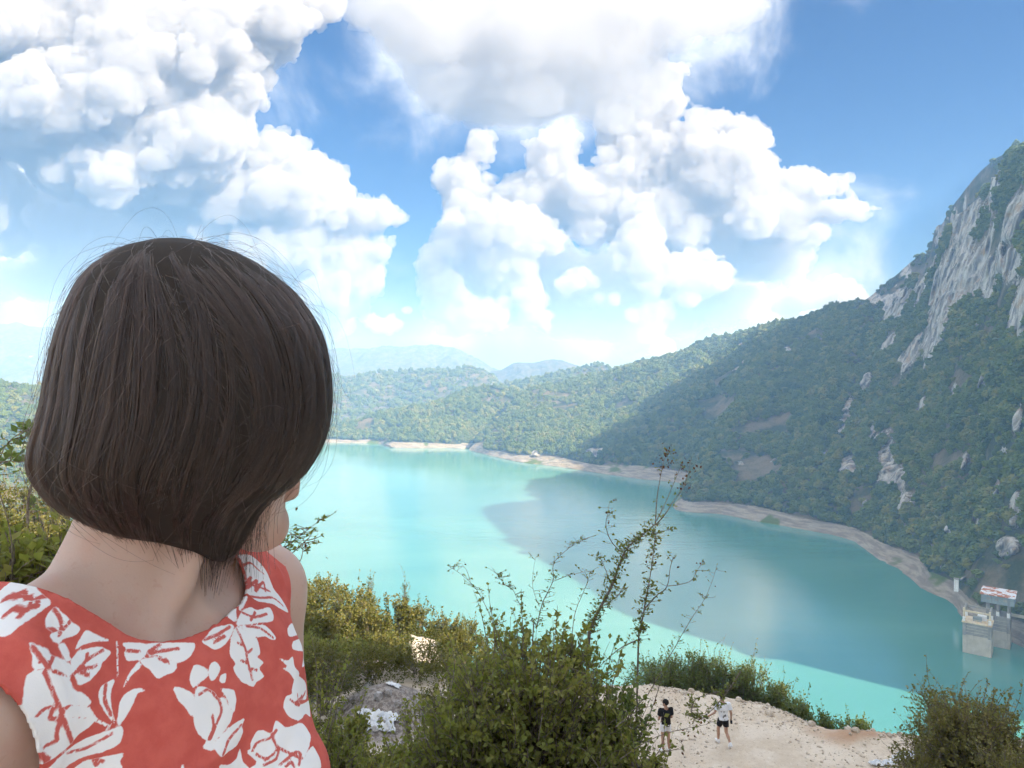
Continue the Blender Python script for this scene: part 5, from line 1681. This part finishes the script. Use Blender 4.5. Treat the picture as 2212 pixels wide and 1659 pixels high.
def make_hair():
    # close cap under the strands
    n1, n2 = 90, 60
    phi = np.linspace(-math.pi, math.pi, n1, endpoint=False)
    t = np.linspace(0.0, 1.0, n2)
    S = 0.002 + t[None, :] * (hair_end(phi)[:, None] * 0.965)
    V = hair_pt(S, np.repeat(phi[:, None], n2, 1), np.full(S.shape, 0.915))
    # tuck the rim in towards the neck
    q = []
    for i in range(n1):
        for j in range(n2 - 1):
            a, b = i * n2 + j, ((i + 1) % n1) * n2 + j
            q.append((a, b, b + 1, a + 1))
    q = [f for f in q]
    m, n, b = material('hair_underlayer', 0.7, 0.3)
    p = pos(n)
    n.link(n.mix(n.noise(n.v('MULTIPLY', p, (1, 1, 0.1)), 300.0, 3, 0.6).outputs[0], (0.010, 0.007, 0.006), (0.030, 0.021, 0.017)), b.inputs['Base Color'])
    cap = mesh_obj('hair', V.reshape(-1, 3) - WBASE, np.array(q), m, WOMAN)
    md = cap.modifiers.new('thick', 'SOLIDIFY'); md.thickness = 0.006; md.offset = -1
    # strands
    rs = np.random.RandomState(77)
    N, K = 21000, 22
    NL = 420                                                # locks of hair, each combed its own way
    lph = rs.uniform(-math.pi, math.pi, NL); llay = rs.rand(NL)
    lsw = vnoise(np.stack([np.cos(lph) * 2.0, np.sin(lph) * 2.0, 0 * lph], 1), 31) * 0.30 + 0.12 + rs.normal(size=NL) * 0.15
    lcurl = rs.normal(size=NL) * 0.05; lfr = rs.uniform(3.5, 7.5, NL); lpha = rs.uniform(0, 6.28, NL)
    lend = 0.985 - 0.17 * rs.rand(NL) ** 2.2; lst = np.where(rs.rand(NL) < 0.5, 0.0, rs.rand(NL) ** 1.3 * 0.45)
    li = rs.randint(0, NL, N)
    of = rs.normal(size=N) * 0.050
    ph0 = lph[li] + of
    end = hair_end((ph0 + math.pi) % (2 * math.pi) - math.pi) * lend[li] * rs.uniform(0.955, 1.01, N)
    start = 0.004 + (lst[li] + rs.rand(N) * 0.05) * end
    tt = np.linspace(0, 1, K)[None, :]
    S = start[:, None] + (end - start)[:, None] * tt
    PH = lph[li][:, None] + of[:, None] * (1 - 0.62 * tt ** 1.5) + lsw[li][:, None] * np.sin(tt * 2.3) + lcurl[li][:, None] * np.sin(tt * lfr[li][:, None] + lpha[li][:, None]) * tt
    PH = PH + 0.007 * np.sin(tt * 9 + 6.28 * rs.rand(N, 1)) * tt
    bulge = 0.010 * (1 - (of / 0.08) ** 2).clip(-1, 1)
    RH = (0.985 - 0.075 * llay[li] ** 1.1 + bulge - 0.02 * rs.rand(N) ** 2)[:, None] + 0.006 * np.sin(tt * 5 + lpha[li][:, None]) * tt - 0.05 * np.clip(tt - 0.86, 0, 1) * 3 * rs.rand(N, 1)
    X = hair_pt(S, PH, RH)
    X[..., 2] -= np.clip(tt - 0.9, 0, 1) * 0.06 * rs.rand(N, 1)
    # wayward strands standing off the outline
    M = 520
    p0 = rs.uniform(-math.pi, math.pi, M); s0 = rs.rand(M) * 0.7 * HARC[-1]; ln = rs.uniform(0.03, 0.13, M)
    Sf = s0[:, None] + ln[:, None] * tt
    Y = hair_pt(np.clip(Sf, 0, HARC[-1] * 0.97), p0[:, None] + (rs.normal(size=(M, 1)) * 0.5) * tt, 1.0 + (rs.gamma(1.6, 0.022, (M, 1)) * np.sin(tt * rs.uniform(1.2, 3.0, (M, 1)))))
    Y[..., 2] += 0.010 * np.sin(tt * 3.1) * rs.normal(size=(M, 1))
    # loose ends at the nape and beside the cheek
    Q = 330
    pn = R(-62) + rs.normal(size=Q) * 0.42; pn[:90] = R(-24) + rs.normal(size=90) * 0.10
    en = hair_end(pn)
    Sn = (en * 0.72)[:, None] + (en * 0.29)[:, None] * tt
    Z = hair_pt(np.minimum(Sn, HARC[-1]), pn[:, None] + rs.normal(size=(Q, 1)) * 0.06 * tt, (0.94 - 0.10 * rs.rand(Q))[:, None] - 0.06 * tt)
    Z[..., 2] -= np.clip(tt - 0.6, 0, 1) * (0.075 * rs.rand(Q, 1) ** 1.5)
    Z[:90, :, 0] += (tt * tt * 0.026 * rs.rand(90, 1)) * 1.0; Z[:90, :, 2] -= tt * tt * 0.02 * rs.rand(90, 1)
    allp = np.concatenate([X, Y, Z]) - WBASE
    n_ = len(allp)
    hc = bpy.data.hair_curves.new('hair_strands')
    hc.add_curves([K] * n_)
    hc.attributes['position'].data.foreach_set('vector', allp.astype(np.float32).ravel())
    rad = np.full((n_, K), 0.00021) * np.linspace(1.0, 0.45, K)[None, :]
    rad[N:N + M] *= 0.55
    ra = hc.attributes.get('radius') or hc.attributes.new('radius', 'FLOAT', 'POINT')
    ra.data.foreach_set('value', rad.astype(np.float32).ravel())
    hc.materials.append(m_hair())
    o = bpy.data.objects.new('hair_strands', hc); COL.objects.link(o); o.parent = cap
    o['kind'] = 'stuff'


make_hair()


# ---- the two men on the track
def man(name, label, px, foot_y, d, height, face, pose, cols, seed):
    """pose: joints as (right, forward, up) in metres for a 1.75 m figure"""
    x, y, _ = P(px, foot_y, d)
    gz = float(near_z(x, y))
    k = height / 1.75
    fw = np.array((math.sin(R(face)), math.cos(R(face)), 0.0)); rt = np.array((fw[1], -fw[0], 0.0))
    O = np.array((x, y, gz))
    g = lambda p: (rt * p[0] + fw * p[1] + UP * p[2]) * k
    J = {a: g(b) for a, b in pose.items()}
    lo, hi = (-0.62 * k, -0.62 * k, -0.05), (0.62 * k, 0.62 * k, 1.86 * k)
    AX = (rt, fw, UP)

    def trunk(f, kk=0.03):
        f.obb(J['chest'], AX, (0.165 * k, 0.105 * k, 0.19 * k), kk)
        f.obb(J['belly'], AX, (0.145 * k, 0.10 * k, 0.17 * k), kk)
        f.bone(J['neck'] - g((0, 0, 0.05)), J['sl'], 0.052 * k, 0.050 * k, kk); f.bone(J['neck'] - g((0, 0, 0.05)), J['sr'], 0.052 * k, 0.050 * k, kk)

    def hips(f, kk=0.03):
        f.obb(J['hip'], AX, (0.160 * k, 0.110 * k, 0.11 * k), kk)
        for s in 'lr':
            f.bone(J['h' + s], J['k' + s], 0.082 * k, 0.052 * k, kk)

    def feet(f, kk=0.015):
        for s in 'lr':
            f.bone(J['a' + s] - g((0, 0, 0.03)), J['t' + s], 0.040 * k, 0.030 * k, kk)
    f = Field(lo, hi, 0.0095 * k)
    trunk(f); hips(f); feet(f)
    for s in 'lr':
        f.bone(J['k' + s], J['k' + s] * 0.6 + J['a' + s] * 0.4 - fw * 0.012, 0.052 * k, 0.052 * k, 0.02); f.bone(J['k' + s] * 0.6 + J['a' + s] * 0.4 - fw * 0.012, J['a' + s], 0.052 * k, 0.034 * k, 0.02)
        f.bone(J['s' + s], J['e' + s], 0.048 * k, 0.038 * k, 0.02); f.bone(J['e' + s], J['w' + s], 0.038 * k, 0.026 * k, 0.015)
        dv = J['w' + s] - J['e' + s]
        hand(f, J['w' + s], dv, -rt if s == 'r' else rt, 1 if s == 'r' else -1, k, 0.7)
    h0 = J['head']; hf = np.array(pose_face(face, cols.get('turn', 0))); hs = np.cross(hf, UP)
    H = lambda a, b, c: h0 + (hf * a + hs * b + UP * c) * k
    f.bone(J['neck'], h0 - UP * 0.06 * k, 0.054 * k, 0.052 * k, 0.02)
    f.obb(H(-0.01, 0, 0.03), (hf, hs, UP), (0.098 * k, 0.076 * k, 0.092 * k), 0.015)
    f.obb(H(0.03, 0, -0.045), (hf, hs, UP), (0.062 * k, 0.058 * k, 0.075 * k), 0.02)
    f.bone(H(0.095, 0, 0.015), H(0.118, 0, -0.03), 0.010 * k, 0.014 * k, 0.01)
    f.ball(H(0.08, 0, -0.105), 0.022 * k, 0.02)
    f.bone(H(0.10, -0.02, -0.065), H(0.10, 0.02, -0.065), 0.009 * k, 0.009 * k, 0.008)
    for s in (-1, 1):
        f.ball(H(0.102, s * 0.033, 0.01), 0.018 * k, 0.012, 'sub')
        f.obb(H(-0.005, s * 0.080, -0.008), (hf, hs, UP), (0.022 * k, 0.012 * k, 0.033 * k), 0.006)
    v, q = f.mesh(); v = smooth_mesh(v, q, 2, 0.5)
    body = mesh_obj(name, v, q, m_skin('tanned_skin', (0.40, 0.235, 0.16), (0.46, 0.28, 0.20)))
    body.location = tuple(O); tag(body, label, 'person')
    # shirt
    f = Field(lo, hi, 0.0105 * k); trunk(f)
    f.obb(J['belly'] - g((0, 0, 0.14)), AX, (0.165 * k, 0.115 * k, 0.13 * k), 0.04)
    for s in 'lr':
        f.bone(J['s' + s], J['s' + s] * 0.40 + J['e' + s] * 0.60, 0.062 * k, 0.066 * k, 0.03)
    nk = J['neck']; ends = [(J['s' + s] * 0.40 + J['e' + s] * 0.60, (J['e' + s] - J['s' + s]) / np.linalg.norm(J['e' + s] - J['s' + s])) for s in 'lr']
    hem = J['hip'][2] - cols.get('hem', 0.02) * k

    def fs(p):
        r = np.minimum(np.linalg.norm(p - nk, axis=1) - 0.085 * k, p[:, 2] - hem)
        for (e, a), s_ in zip(ends, 'lr'):
            t = (p - J['s' + s_]) @ a; off = np.linalg.norm(p - J['s' + s_] - t[:, None] * a, axis=1)
            near = (off < 0.105 * k) & (t > 0) & (np.abs((p - J['chest']) @ rt) > 0.150 * k)
            r = np.where(near, np.minimum(r, -((p - e) @ a)), r)
        return np.minimum(r, 0.05)
    v, q = f.mesh(0.016 * k); v = smooth_mesh(v, q, 2, 0.5)
    v = v + f.grad(v, 0.02) * (fbm(v * (7, 7, 5), 3, seed) * 0.010)[:, None]
    v, q = cut(v, q, fs)
    sh = mesh_obj('shirt', v, q, m_shirt(cols), body)
    sh.modifiers.new('cloth', 'SOLIDIFY').thickness = 0.004
    # shorts
    f = Field(lo, hi, 0.0105 * k)
    f.obb(J['hip'], AX, (0.160 * k, 0.110 * k, 0.11 * k), 0.03)
    kn = {}
    for s in 'lr':
        kn[s] = J['h' + s] * (1 - cols['leg']) + J['k' + s] * cols['leg']
        f.bone(J['h' + s], kn[s], 0.088 * k, 0.083 * k, 0.02)

    def fh(p):
        r = np.minimum(J['hip'][2] + 0.10 * k - p[:, 2], 0.05)
        dl = np.linalg.norm(p - kn['l'], axis=1); dr = np.linalg.norm(p - kn['r'], axis=1)
        for s, oth in (('l', dr), ('r', dl)):
            a = (J['k' + s] - J['h' + s]); a = a / np.linalg.norm(a)
            me = dl if s == 'l' else dr
            r = np.where(me <= oth, np.minimum(r, -((p - kn[s]) @ a)), r)
        return r
    v, q = f.mesh(0.013 * k); v = smooth_mesh(v, q, 2, 0.5); v, q = cut(v, q, fh)
    so = mesh_obj('shorts', v, q, m_cloth('shorts_cloth', cols['shorts']), body); so.modifiers.new('cloth', 'SOLIDIFY').thickness = 0.004
    # shoes
    for s in 'lr':
        f = Field(J['a' + s] - 0.34 * k, J['a' + s] + 0.34 * k, 0.008 * k)
        an = J['a' + s] - g((0, 0, 0.03)); f.bone(an - fw * 0.02 * k, J['t' + s], 0.046 * k, 0.037 * k, 0.02); f.bone(an, J['a' + s] + g((0, 0, 0.02)), 0.043 * k, 0.040 * k, 0.015)
        v, q = f.mesh(0.006 * k); v = smooth_mesh(v, q, 1, 0.5)
        mesh_obj('shoe', v, q, m_cloth('shoe_cloth', cols['shoes']), body)
    # hair: short, close to the skull
    f = Field(h0 - 0.2 * k, h0 + 0.2 * k, 0.007 * k)
    f.obb(H(-0.012, 0, 0.032), (hf, hs, UP), (0.100 * k, 0.079 * k, 0.094 * k), 0.01)
    v, q = f.mesh(0.007 * k)
    v = v + f.grad(v, 0.01) * (fbm(v * 60, 2, seed + 1) * 0.004)[:, None]
    v, q = cut(v, q, lambda p: np.minimum((p - H(0, 0, -0.028)) @ (UP * 0.9 - hf * 0.42), 0.05))
    mesh_obj('hair', v, q, m_cloth('short_black_hair', (0.014, 0.012, 0.011), 0.6), body)
    return body, J, O, rt, fw, k


def pose_face(face, turn):
    a = R(face + turn)
    return (math.sin(a), math.cos(a), 0.0)


def m_shirt(cols):
    if not cols.get('print'):
        return m_cloth('shirt_cloth', cols['shirt'])
    m, n, b = material('white_shirt_dark_print', 0.85, 0.2)
    oc = n('ShaderNodeTexCoord').outputs['Object']
    w = n.v('ADD', oc, n.v('MULTIPLY', n.v('SUBTRACT', n.noise(oc, 14.0, 3, 0.6).outputs['Color'], (0.5, 0.5, 0.5)), (0.09, 0.0, 0.09)))
    sel = None
    for (cx, cz, rx, rz) in cols['print']:
        q = n.v('MULTIPLY_ADD', w, (1 / rx, 0, 1 / rz), (-cx / rx, 0, -cz / rz))
        r = n.rng(n.v('LENGTH', q), 1.05, 0.95, smooth=False)
        sel = r if sel is None else n.m('MAXIMUM', sel, r)
    back = n.rng(n('ShaderNodeSeparateXYZ', {'Vector': oc}).outputs[1], 0.02, -0.02)
    n.link(n.mix(n.m('MULTIPLY', sel, back), cols['shirt'], (0.06, 0.055, 0.06)), b.inputs['Base Color'])
    return m


STAND = dict(head=(0, 0.02, 1.63), neck=(0, -0.01, 1.47), chest=(0, 0, 1.26), belly=(0, 0, 1.06), hip=(0, 0, 0.93), sl=(-0.185, -0.01, 1.415), sr=(0.185, -0.01, 1.415),
             el=(-0.225, 0.02, 1.14), er=(0.225, 0.02, 1.14), wl=(-0.17, 0.20, 1.02), wr=(0.17, 0.20, 1.02), hl=(-0.09, 0, 0.90), hr=(0.09, 0, 0.90), kl=(-0.10, 0.02, 0.49), kr=(0.10, 0.0, 0.49),
             al=(-0.105, -0.02, 0.09), ar=(0.11, -0.03, 0.09), tl=(-0.13, 0.15, 0.035), tr=(0.14, 0.14, 0.035))
WALK = dict(head=(0.0, 0.07, 1.60), neck=(0, 0.01, 1.45), chest=(0, 0.0, 1.25), belly=(0, -0.01, 1.05), hip=(0, -0.01, 0.92), sl=(-0.19, 0.0, 1.395), sr=(0.19, -0.01, 1.395),
            el=(-0.30, 0.0, 1.14), er=(0.255, -0.06, 1.12), wl=(-0.44, 0.10, 1.00), wr=(0.285, 0.00, 0.88), hl=(-0.09, 0, 0.89), hr=(0.09, 0, 0.89), kl=(-0.08, 0.20, 0.50), kr=(0.10, -0.02, 0.48),
            al=(-0.08, 0.20, 0.10), ar=(0.12, -0.30, 0.20), tl=(-0.09, 0.36, 0.035), tr=(0.13, -0.19, 0.045))
man('person', 'man in black t-shirt and white shorts standing on the gravel track', 1438, 1628, 23.6, 1.80, -14, STAND,
    dict(shirt=(0.016, 0.016, 0.019), shorts=(0.80, 0.80, 0.86), shoes=(0.7, 0.7, 0.7), leg=0.42, hem=0.03, turn=-38), 3)
B2, J2, O2, RT2, FW2, K2 = man('person', 'man in white t-shirt and black shorts walking away on the gravel track', 1562, 1612, 24.0, 1.80, -8, WALK,
    dict(shirt=(0.82, 0.83, 0.88), shorts=(0.018, 0.018, 0.022), shoes=(0.82, 0.82, 0.84), leg=0.55, hem=0.01, turn=-10,
         print=[(0.02, 1.09, 0.045, 0.03), (-0.03, 1.05, 0.03, 0.02), (0.035, 1.12, 0.015, 0.03), (0.0, 1.24, 0.03, 0.012), (-0.09, 1.23, 0.02, 0.01)]), 4)


def small_box(name, c, sx, sy, sz, bev, mat, label, cat, rot=(0, 0, 0)):
    import bmesh
    bm = bmesh.new(); bmesh.ops.create_cube(bm, size=1.0)
    for v in bm.verts: v.co = Vector((v.co.x * sx, v.co.y * sy, v.co.z * sz))
    bmesh.ops.bevel(bm, geom=bm.edges[:], offset=bev, segments=2, affect='EDGES', profile=0.6)
    me = bpy.data.meshes.new(name); bm.to_mesh(me); bm.free(); me.materials.append(mat)
    o = bpy.data.objects.new(name, me); COL.objects.link(o); o.location = tuple(c); o.rotation_euler = rot
    return tag(o, label, cat)


small_box('pouch', O2 + J2['wr'] + np.array((0.01, 0.01, -0.10)), 0.07, 0.06, 0.13, 0.018, m_cloth('black_pouch_cloth', (0.015, 0.014, 0.015)), 'small black pouch in the right hand of the walking man', 'pouch')
small_box('paper_bag', O2 + J2['wl'] + np.array((-0.10, 0.06, -0.03)), 0.14, 0.03, 0.10, 0.012, m_cloth('white_paper', (0.8, 0.81, 0.84)), 'small white bag held out in the left hand of the walking man', 'bag', (0.2, 0.3, 0.2))


# ---------------------------------------------------------------- the intake towers at the right shore
import bmesh


def m_concrete(name, a, b_, stain=(0.20, 0.20, 0.19)):
    m, n, b = material(name, 0.9, 0.2)
    p = pos(n)
    c = n.mix(n.rng(n.noise(p, 0.5, 5, 0.6).outputs[0], 0.35, 0.65), a, b_)
    st = n.noise(n.v('MULTIPLY', p, (1.2, 1.2, 0.12)), 1.0, 5, 0.6).outputs[0]
    c = n.mix(n.m('MULTIPLY', n.rng(st, 0.52, 0.68), 0.7), c, stain)
    n.link(c, b.inputs['Base Color'])
    bump(n, b, st, 0.3, 0.1)
    return m


M_CON = m_concrete('weathered_concrete', (0.27, 0.26, 0.235), (0.36, 0.345, 0.31))
M_CON_P = m_concrete('bleached_concrete', (0.44, 0.40, 0.33), (0.52, 0.475, 0.40), (0.34, 0.32, 0.28))
M_WHITE = m_concrete('white_painted_block', (0.78, 0.79, 0.80), (0.84, 0.84, 0.84), (0.6, 0.6, 0.6))
M_WALL = m_concrete('blue_grey_wall', (0.24, 0.29, 0.31), (0.29, 0.34, 0.35))
M_OCHRE = m_concrete('ochre_painted_beam', (0.62, 0.50, 0.34), (0.70, 0.60, 0.44), (0.42, 0.25, 0.15))


def m_roof():
    m, n, b = material('rusty_white_roof', 0.7, 0.3)
    p = pos(n)
    r = n.noise(p, 0.33, 4, 0.55, dist=0.8).outputs[0]
    c = n.mix(n.rng(r, 0.50, 0.54), (0.74, 0.75, 0.80), (0.42, 0.16, 0.075))
    n.link(c, b.inputs['Base Color'])
    return m


M_ROOF = m_roof()
TA = R(-39)      # the towers' fronts look towards the camera
TX, TY = np.array((math.cos(TA), math.sin(TA), 0)), np.array((-math.sin(TA), math.cos(TA), 0))


def block(name, parent, x0, x1, y0, y1, z0, z1, mat, bev=0.06):
    bm = bmesh.new(); bmesh.ops.create_cube(bm, size=1.0)
    for v in bm.verts:
        lx, ly, lz = (x0 + x1) / 2 + v.co.x * (x1 - x0), (y0 + y1) / 2 + v.co.y * (y1 - y0), (z0 + z1) / 2 + v.co.z * (z1 - z0)
        v.co = Vector((TX[0] * lx + TY[0] * ly, TX[1] * lx + TY[1] * ly, lz))
    if bev: bmesh.ops.bevel(bm, geom=bm.edges[:], offset=bev, segments=1, affect='EDGES')
    me = bpy.data.meshes.new(name); bm.to_mesh(me); bm.free(); me.materials.append(mat)
    o = bpy.data.objects.new(name, me); COL.objects.link(o); o.parent = parent
    return o


def tower(px, py, d, w, dep, h_low, h_up, label, open_frame):
    c = P(px, py, d); c[2] = LAKE
    t = empty('intake_tower', tuple(c)); tag(t, label, 'tower', 'concrete intake towers at the right shore')
    hw = w / 2
    block('shaft', t, -hw, hw, 0, dep, -6, h_low, M_CON_P, 0.1)
    block('upper_shaft', t, -hw + 0.04, hw - 0.04, 0.05, dep - 0.05, h_low - 0.02, h_up, M_CON, 0.1)
    # recessed slot in the upper shaft, framed by two piers
    block('pier', t, -hw + 0.02, -hw + 1.0, -0.18, 0.02, h_low * 0.96, h_up, M_CON, 0.05)
    block('pier', t, hw - 1.0, hw - 0.02, -0.18, 0.02, h_low * 0.96, h_up, M_CON, 0.05)
    for k in range(3):
        block('ledge', t, -hw + 1.02, hw - 1.02, -0.06, 0.03, h_low + (h_up - h_low) * (0.25 + 0.25 * k), h_low + (h_up - h_low) * (0.25 + 0.25 * k) + 0.14, M_CON_P, 0.02)
    return t, c, hw, dep, h_up


# front tower with its open gantry
T1, c1, hw, dep, top = tower(2110, 1413, 247, 8.6, 7.5, 6.6, 10.8, 'pale concrete intake tower with an open gantry, nearest the lake', True)
block('deck', T1, -hw - 0.25, hw + 0.25, -0.3, dep + 0.2, top + 0.01, top + 0.5, M_OCHRE, 0.05)
for sx in (-1, 1):
    for yy in (0.2, dep - 0.6):
        x = sx * (hw - 0.45)
        col = block('column', T1, x - 0.32, x + 0.32, yy - 0.02, yy + 0.55, top + 0.5, top + 5.2, M_OCHRE if yy < 1 else M_CON, 0.04)
        block('white_block', col, x - 0.42, x + 0.42, yy - 0.12, yy + 0.62, top + 0.51, top + 2.1, M_WHITE, 0.04)
    block('side_beam', T1, sx * (hw - 0.45) - 0.25, sx * (hw - 0.45) + 0.25, 0.76, dep - 0.64, top + 4.3, top + 5.0, M_CON, 0.03)
block('front_beam', T1, -hw + 0.79, hw - 0.79, 0.24, 0.66, top + 3.9, top + 4.5, M_OCHRE, 0.03)
block('rear_beam', T1, -hw + 0.79, hw - 0.79, dep - 0.55, dep - 0.15, top + 4.0, top + 4.6, M_CON, 0.03)
block('winch', T1, -1.4, 1.2, 2.2, 4.2, top + 0.51, top + 1.9, M_WALL, 0.1)
block('winch_cover', T1, -0.2, 2.6, 4.3, 5.6, top + 0.51, top + 2.3, M_WHITE, 0.08)
for k in range(5):
    x = -hw + 0.9 + k * (2 * hw - 1.8) / 4
    block('rail_post', T1, x - 0.06, x + 0.06, -0.22, -0.10, top + 0.51, top + 1.5, M_OCHRE, 0)
block('rail', T1, -hw + 0.5, hw - 0.5, -0.21, -0.11, top + 1.5, top + 1.62, M_OCHRE, 0)
# rear tower carrying the roofed hoist house
T2, c2_, hw2, dep2, top2 = tower(2155, 1400, 254, 7.4, 8.0, 6.0, 11.0, 'grey concrete intake tower carrying the roofed hoist house', False)
block('deck', T2, -hw2 - 0.2, hw2 + 0.2, -0.2, dep2 + 0.2, top2 + 0.01, top2 + 0.4, M_CON, 0.05)
for sx in (-1, 0, 1):
    x = sx * (hw2 - 0.5)
    col = block('column', T2, x - 0.32, x + 0.32, 0.1, 0.7, top2 + 0.4, top2 + 4.9, M_CON, 0.04)
    block('column', T2, x - 0.32, x + 0.32, dep2 - 0.8, dep2 - 0.2, top2 + 0.4, top2 + 4.9, M_CON, 0.04)
    if sx >= 0: block('white_block', col, x - 0.45, x + 0.45, -0.05, 0.82, top2 + 0.41, top2 + 2.0, M_WHITE, 0.04)
hh = top2 + 4.9
block('house_wall', T2, -hw2 - 1.3, hw2 + 1.3, -0.6, dep2 + 0.8, hh + 0.01, hh + 2.9, M_WALL, 0.06)
roof = block('roof', T2, -hw2 - 1.7, hw2 + 1.7, -1.0, dep2 + 1.2, hh + 2.91, hh + 3.2, M_ROOF, 0.04)
for v in roof.data.vertices:          # the roof falls towards the lake
    ly = v.co.x * TY[0] + v.co.y * TY[1]
    v.co.z += 0.04 * (ly + 1.0)
for k in range(3):
    x = -3.4 + k * 2.6
    wn = block('window', T2, x, x + 1.1, -0.66, -0.58, hh + 1.2, hh + 2.2, M_CON, 0.02)
# gangway from the towers to the bank and the service track
gw = empty('footbridge', tuple(c2_)); tag(gw, 'pale concrete footbridge from the rear tower to the bank', 'bridge')
block('deck', gw, hw2 + 0.25, hw2 + 16, 4.0, 6.2, top2 + 0.1, top2 + 0.5, M_WHITE, 0.05)
block('parapet', gw, hw2 + 0.25, hw2 + 16, 3.85, 4.0, top2 + 0.2, top2 + 1.3, M_CON_P, 0.03)
hut = P(2066, 1262, 292)
hb = empty('hut', tuple(hut)); tag(hb, 'tiny white hut on the bare bank left of the towers', 'hut')
block('wall', hb, -0.8, 0.8, -0.8, 0.8, -3.0, 2.2, M_WHITE, 0.05); block('roof', hb, -1.0, 1.0, -1.0, 1.0, 2.21, 2.45, M_CON, 0.03)
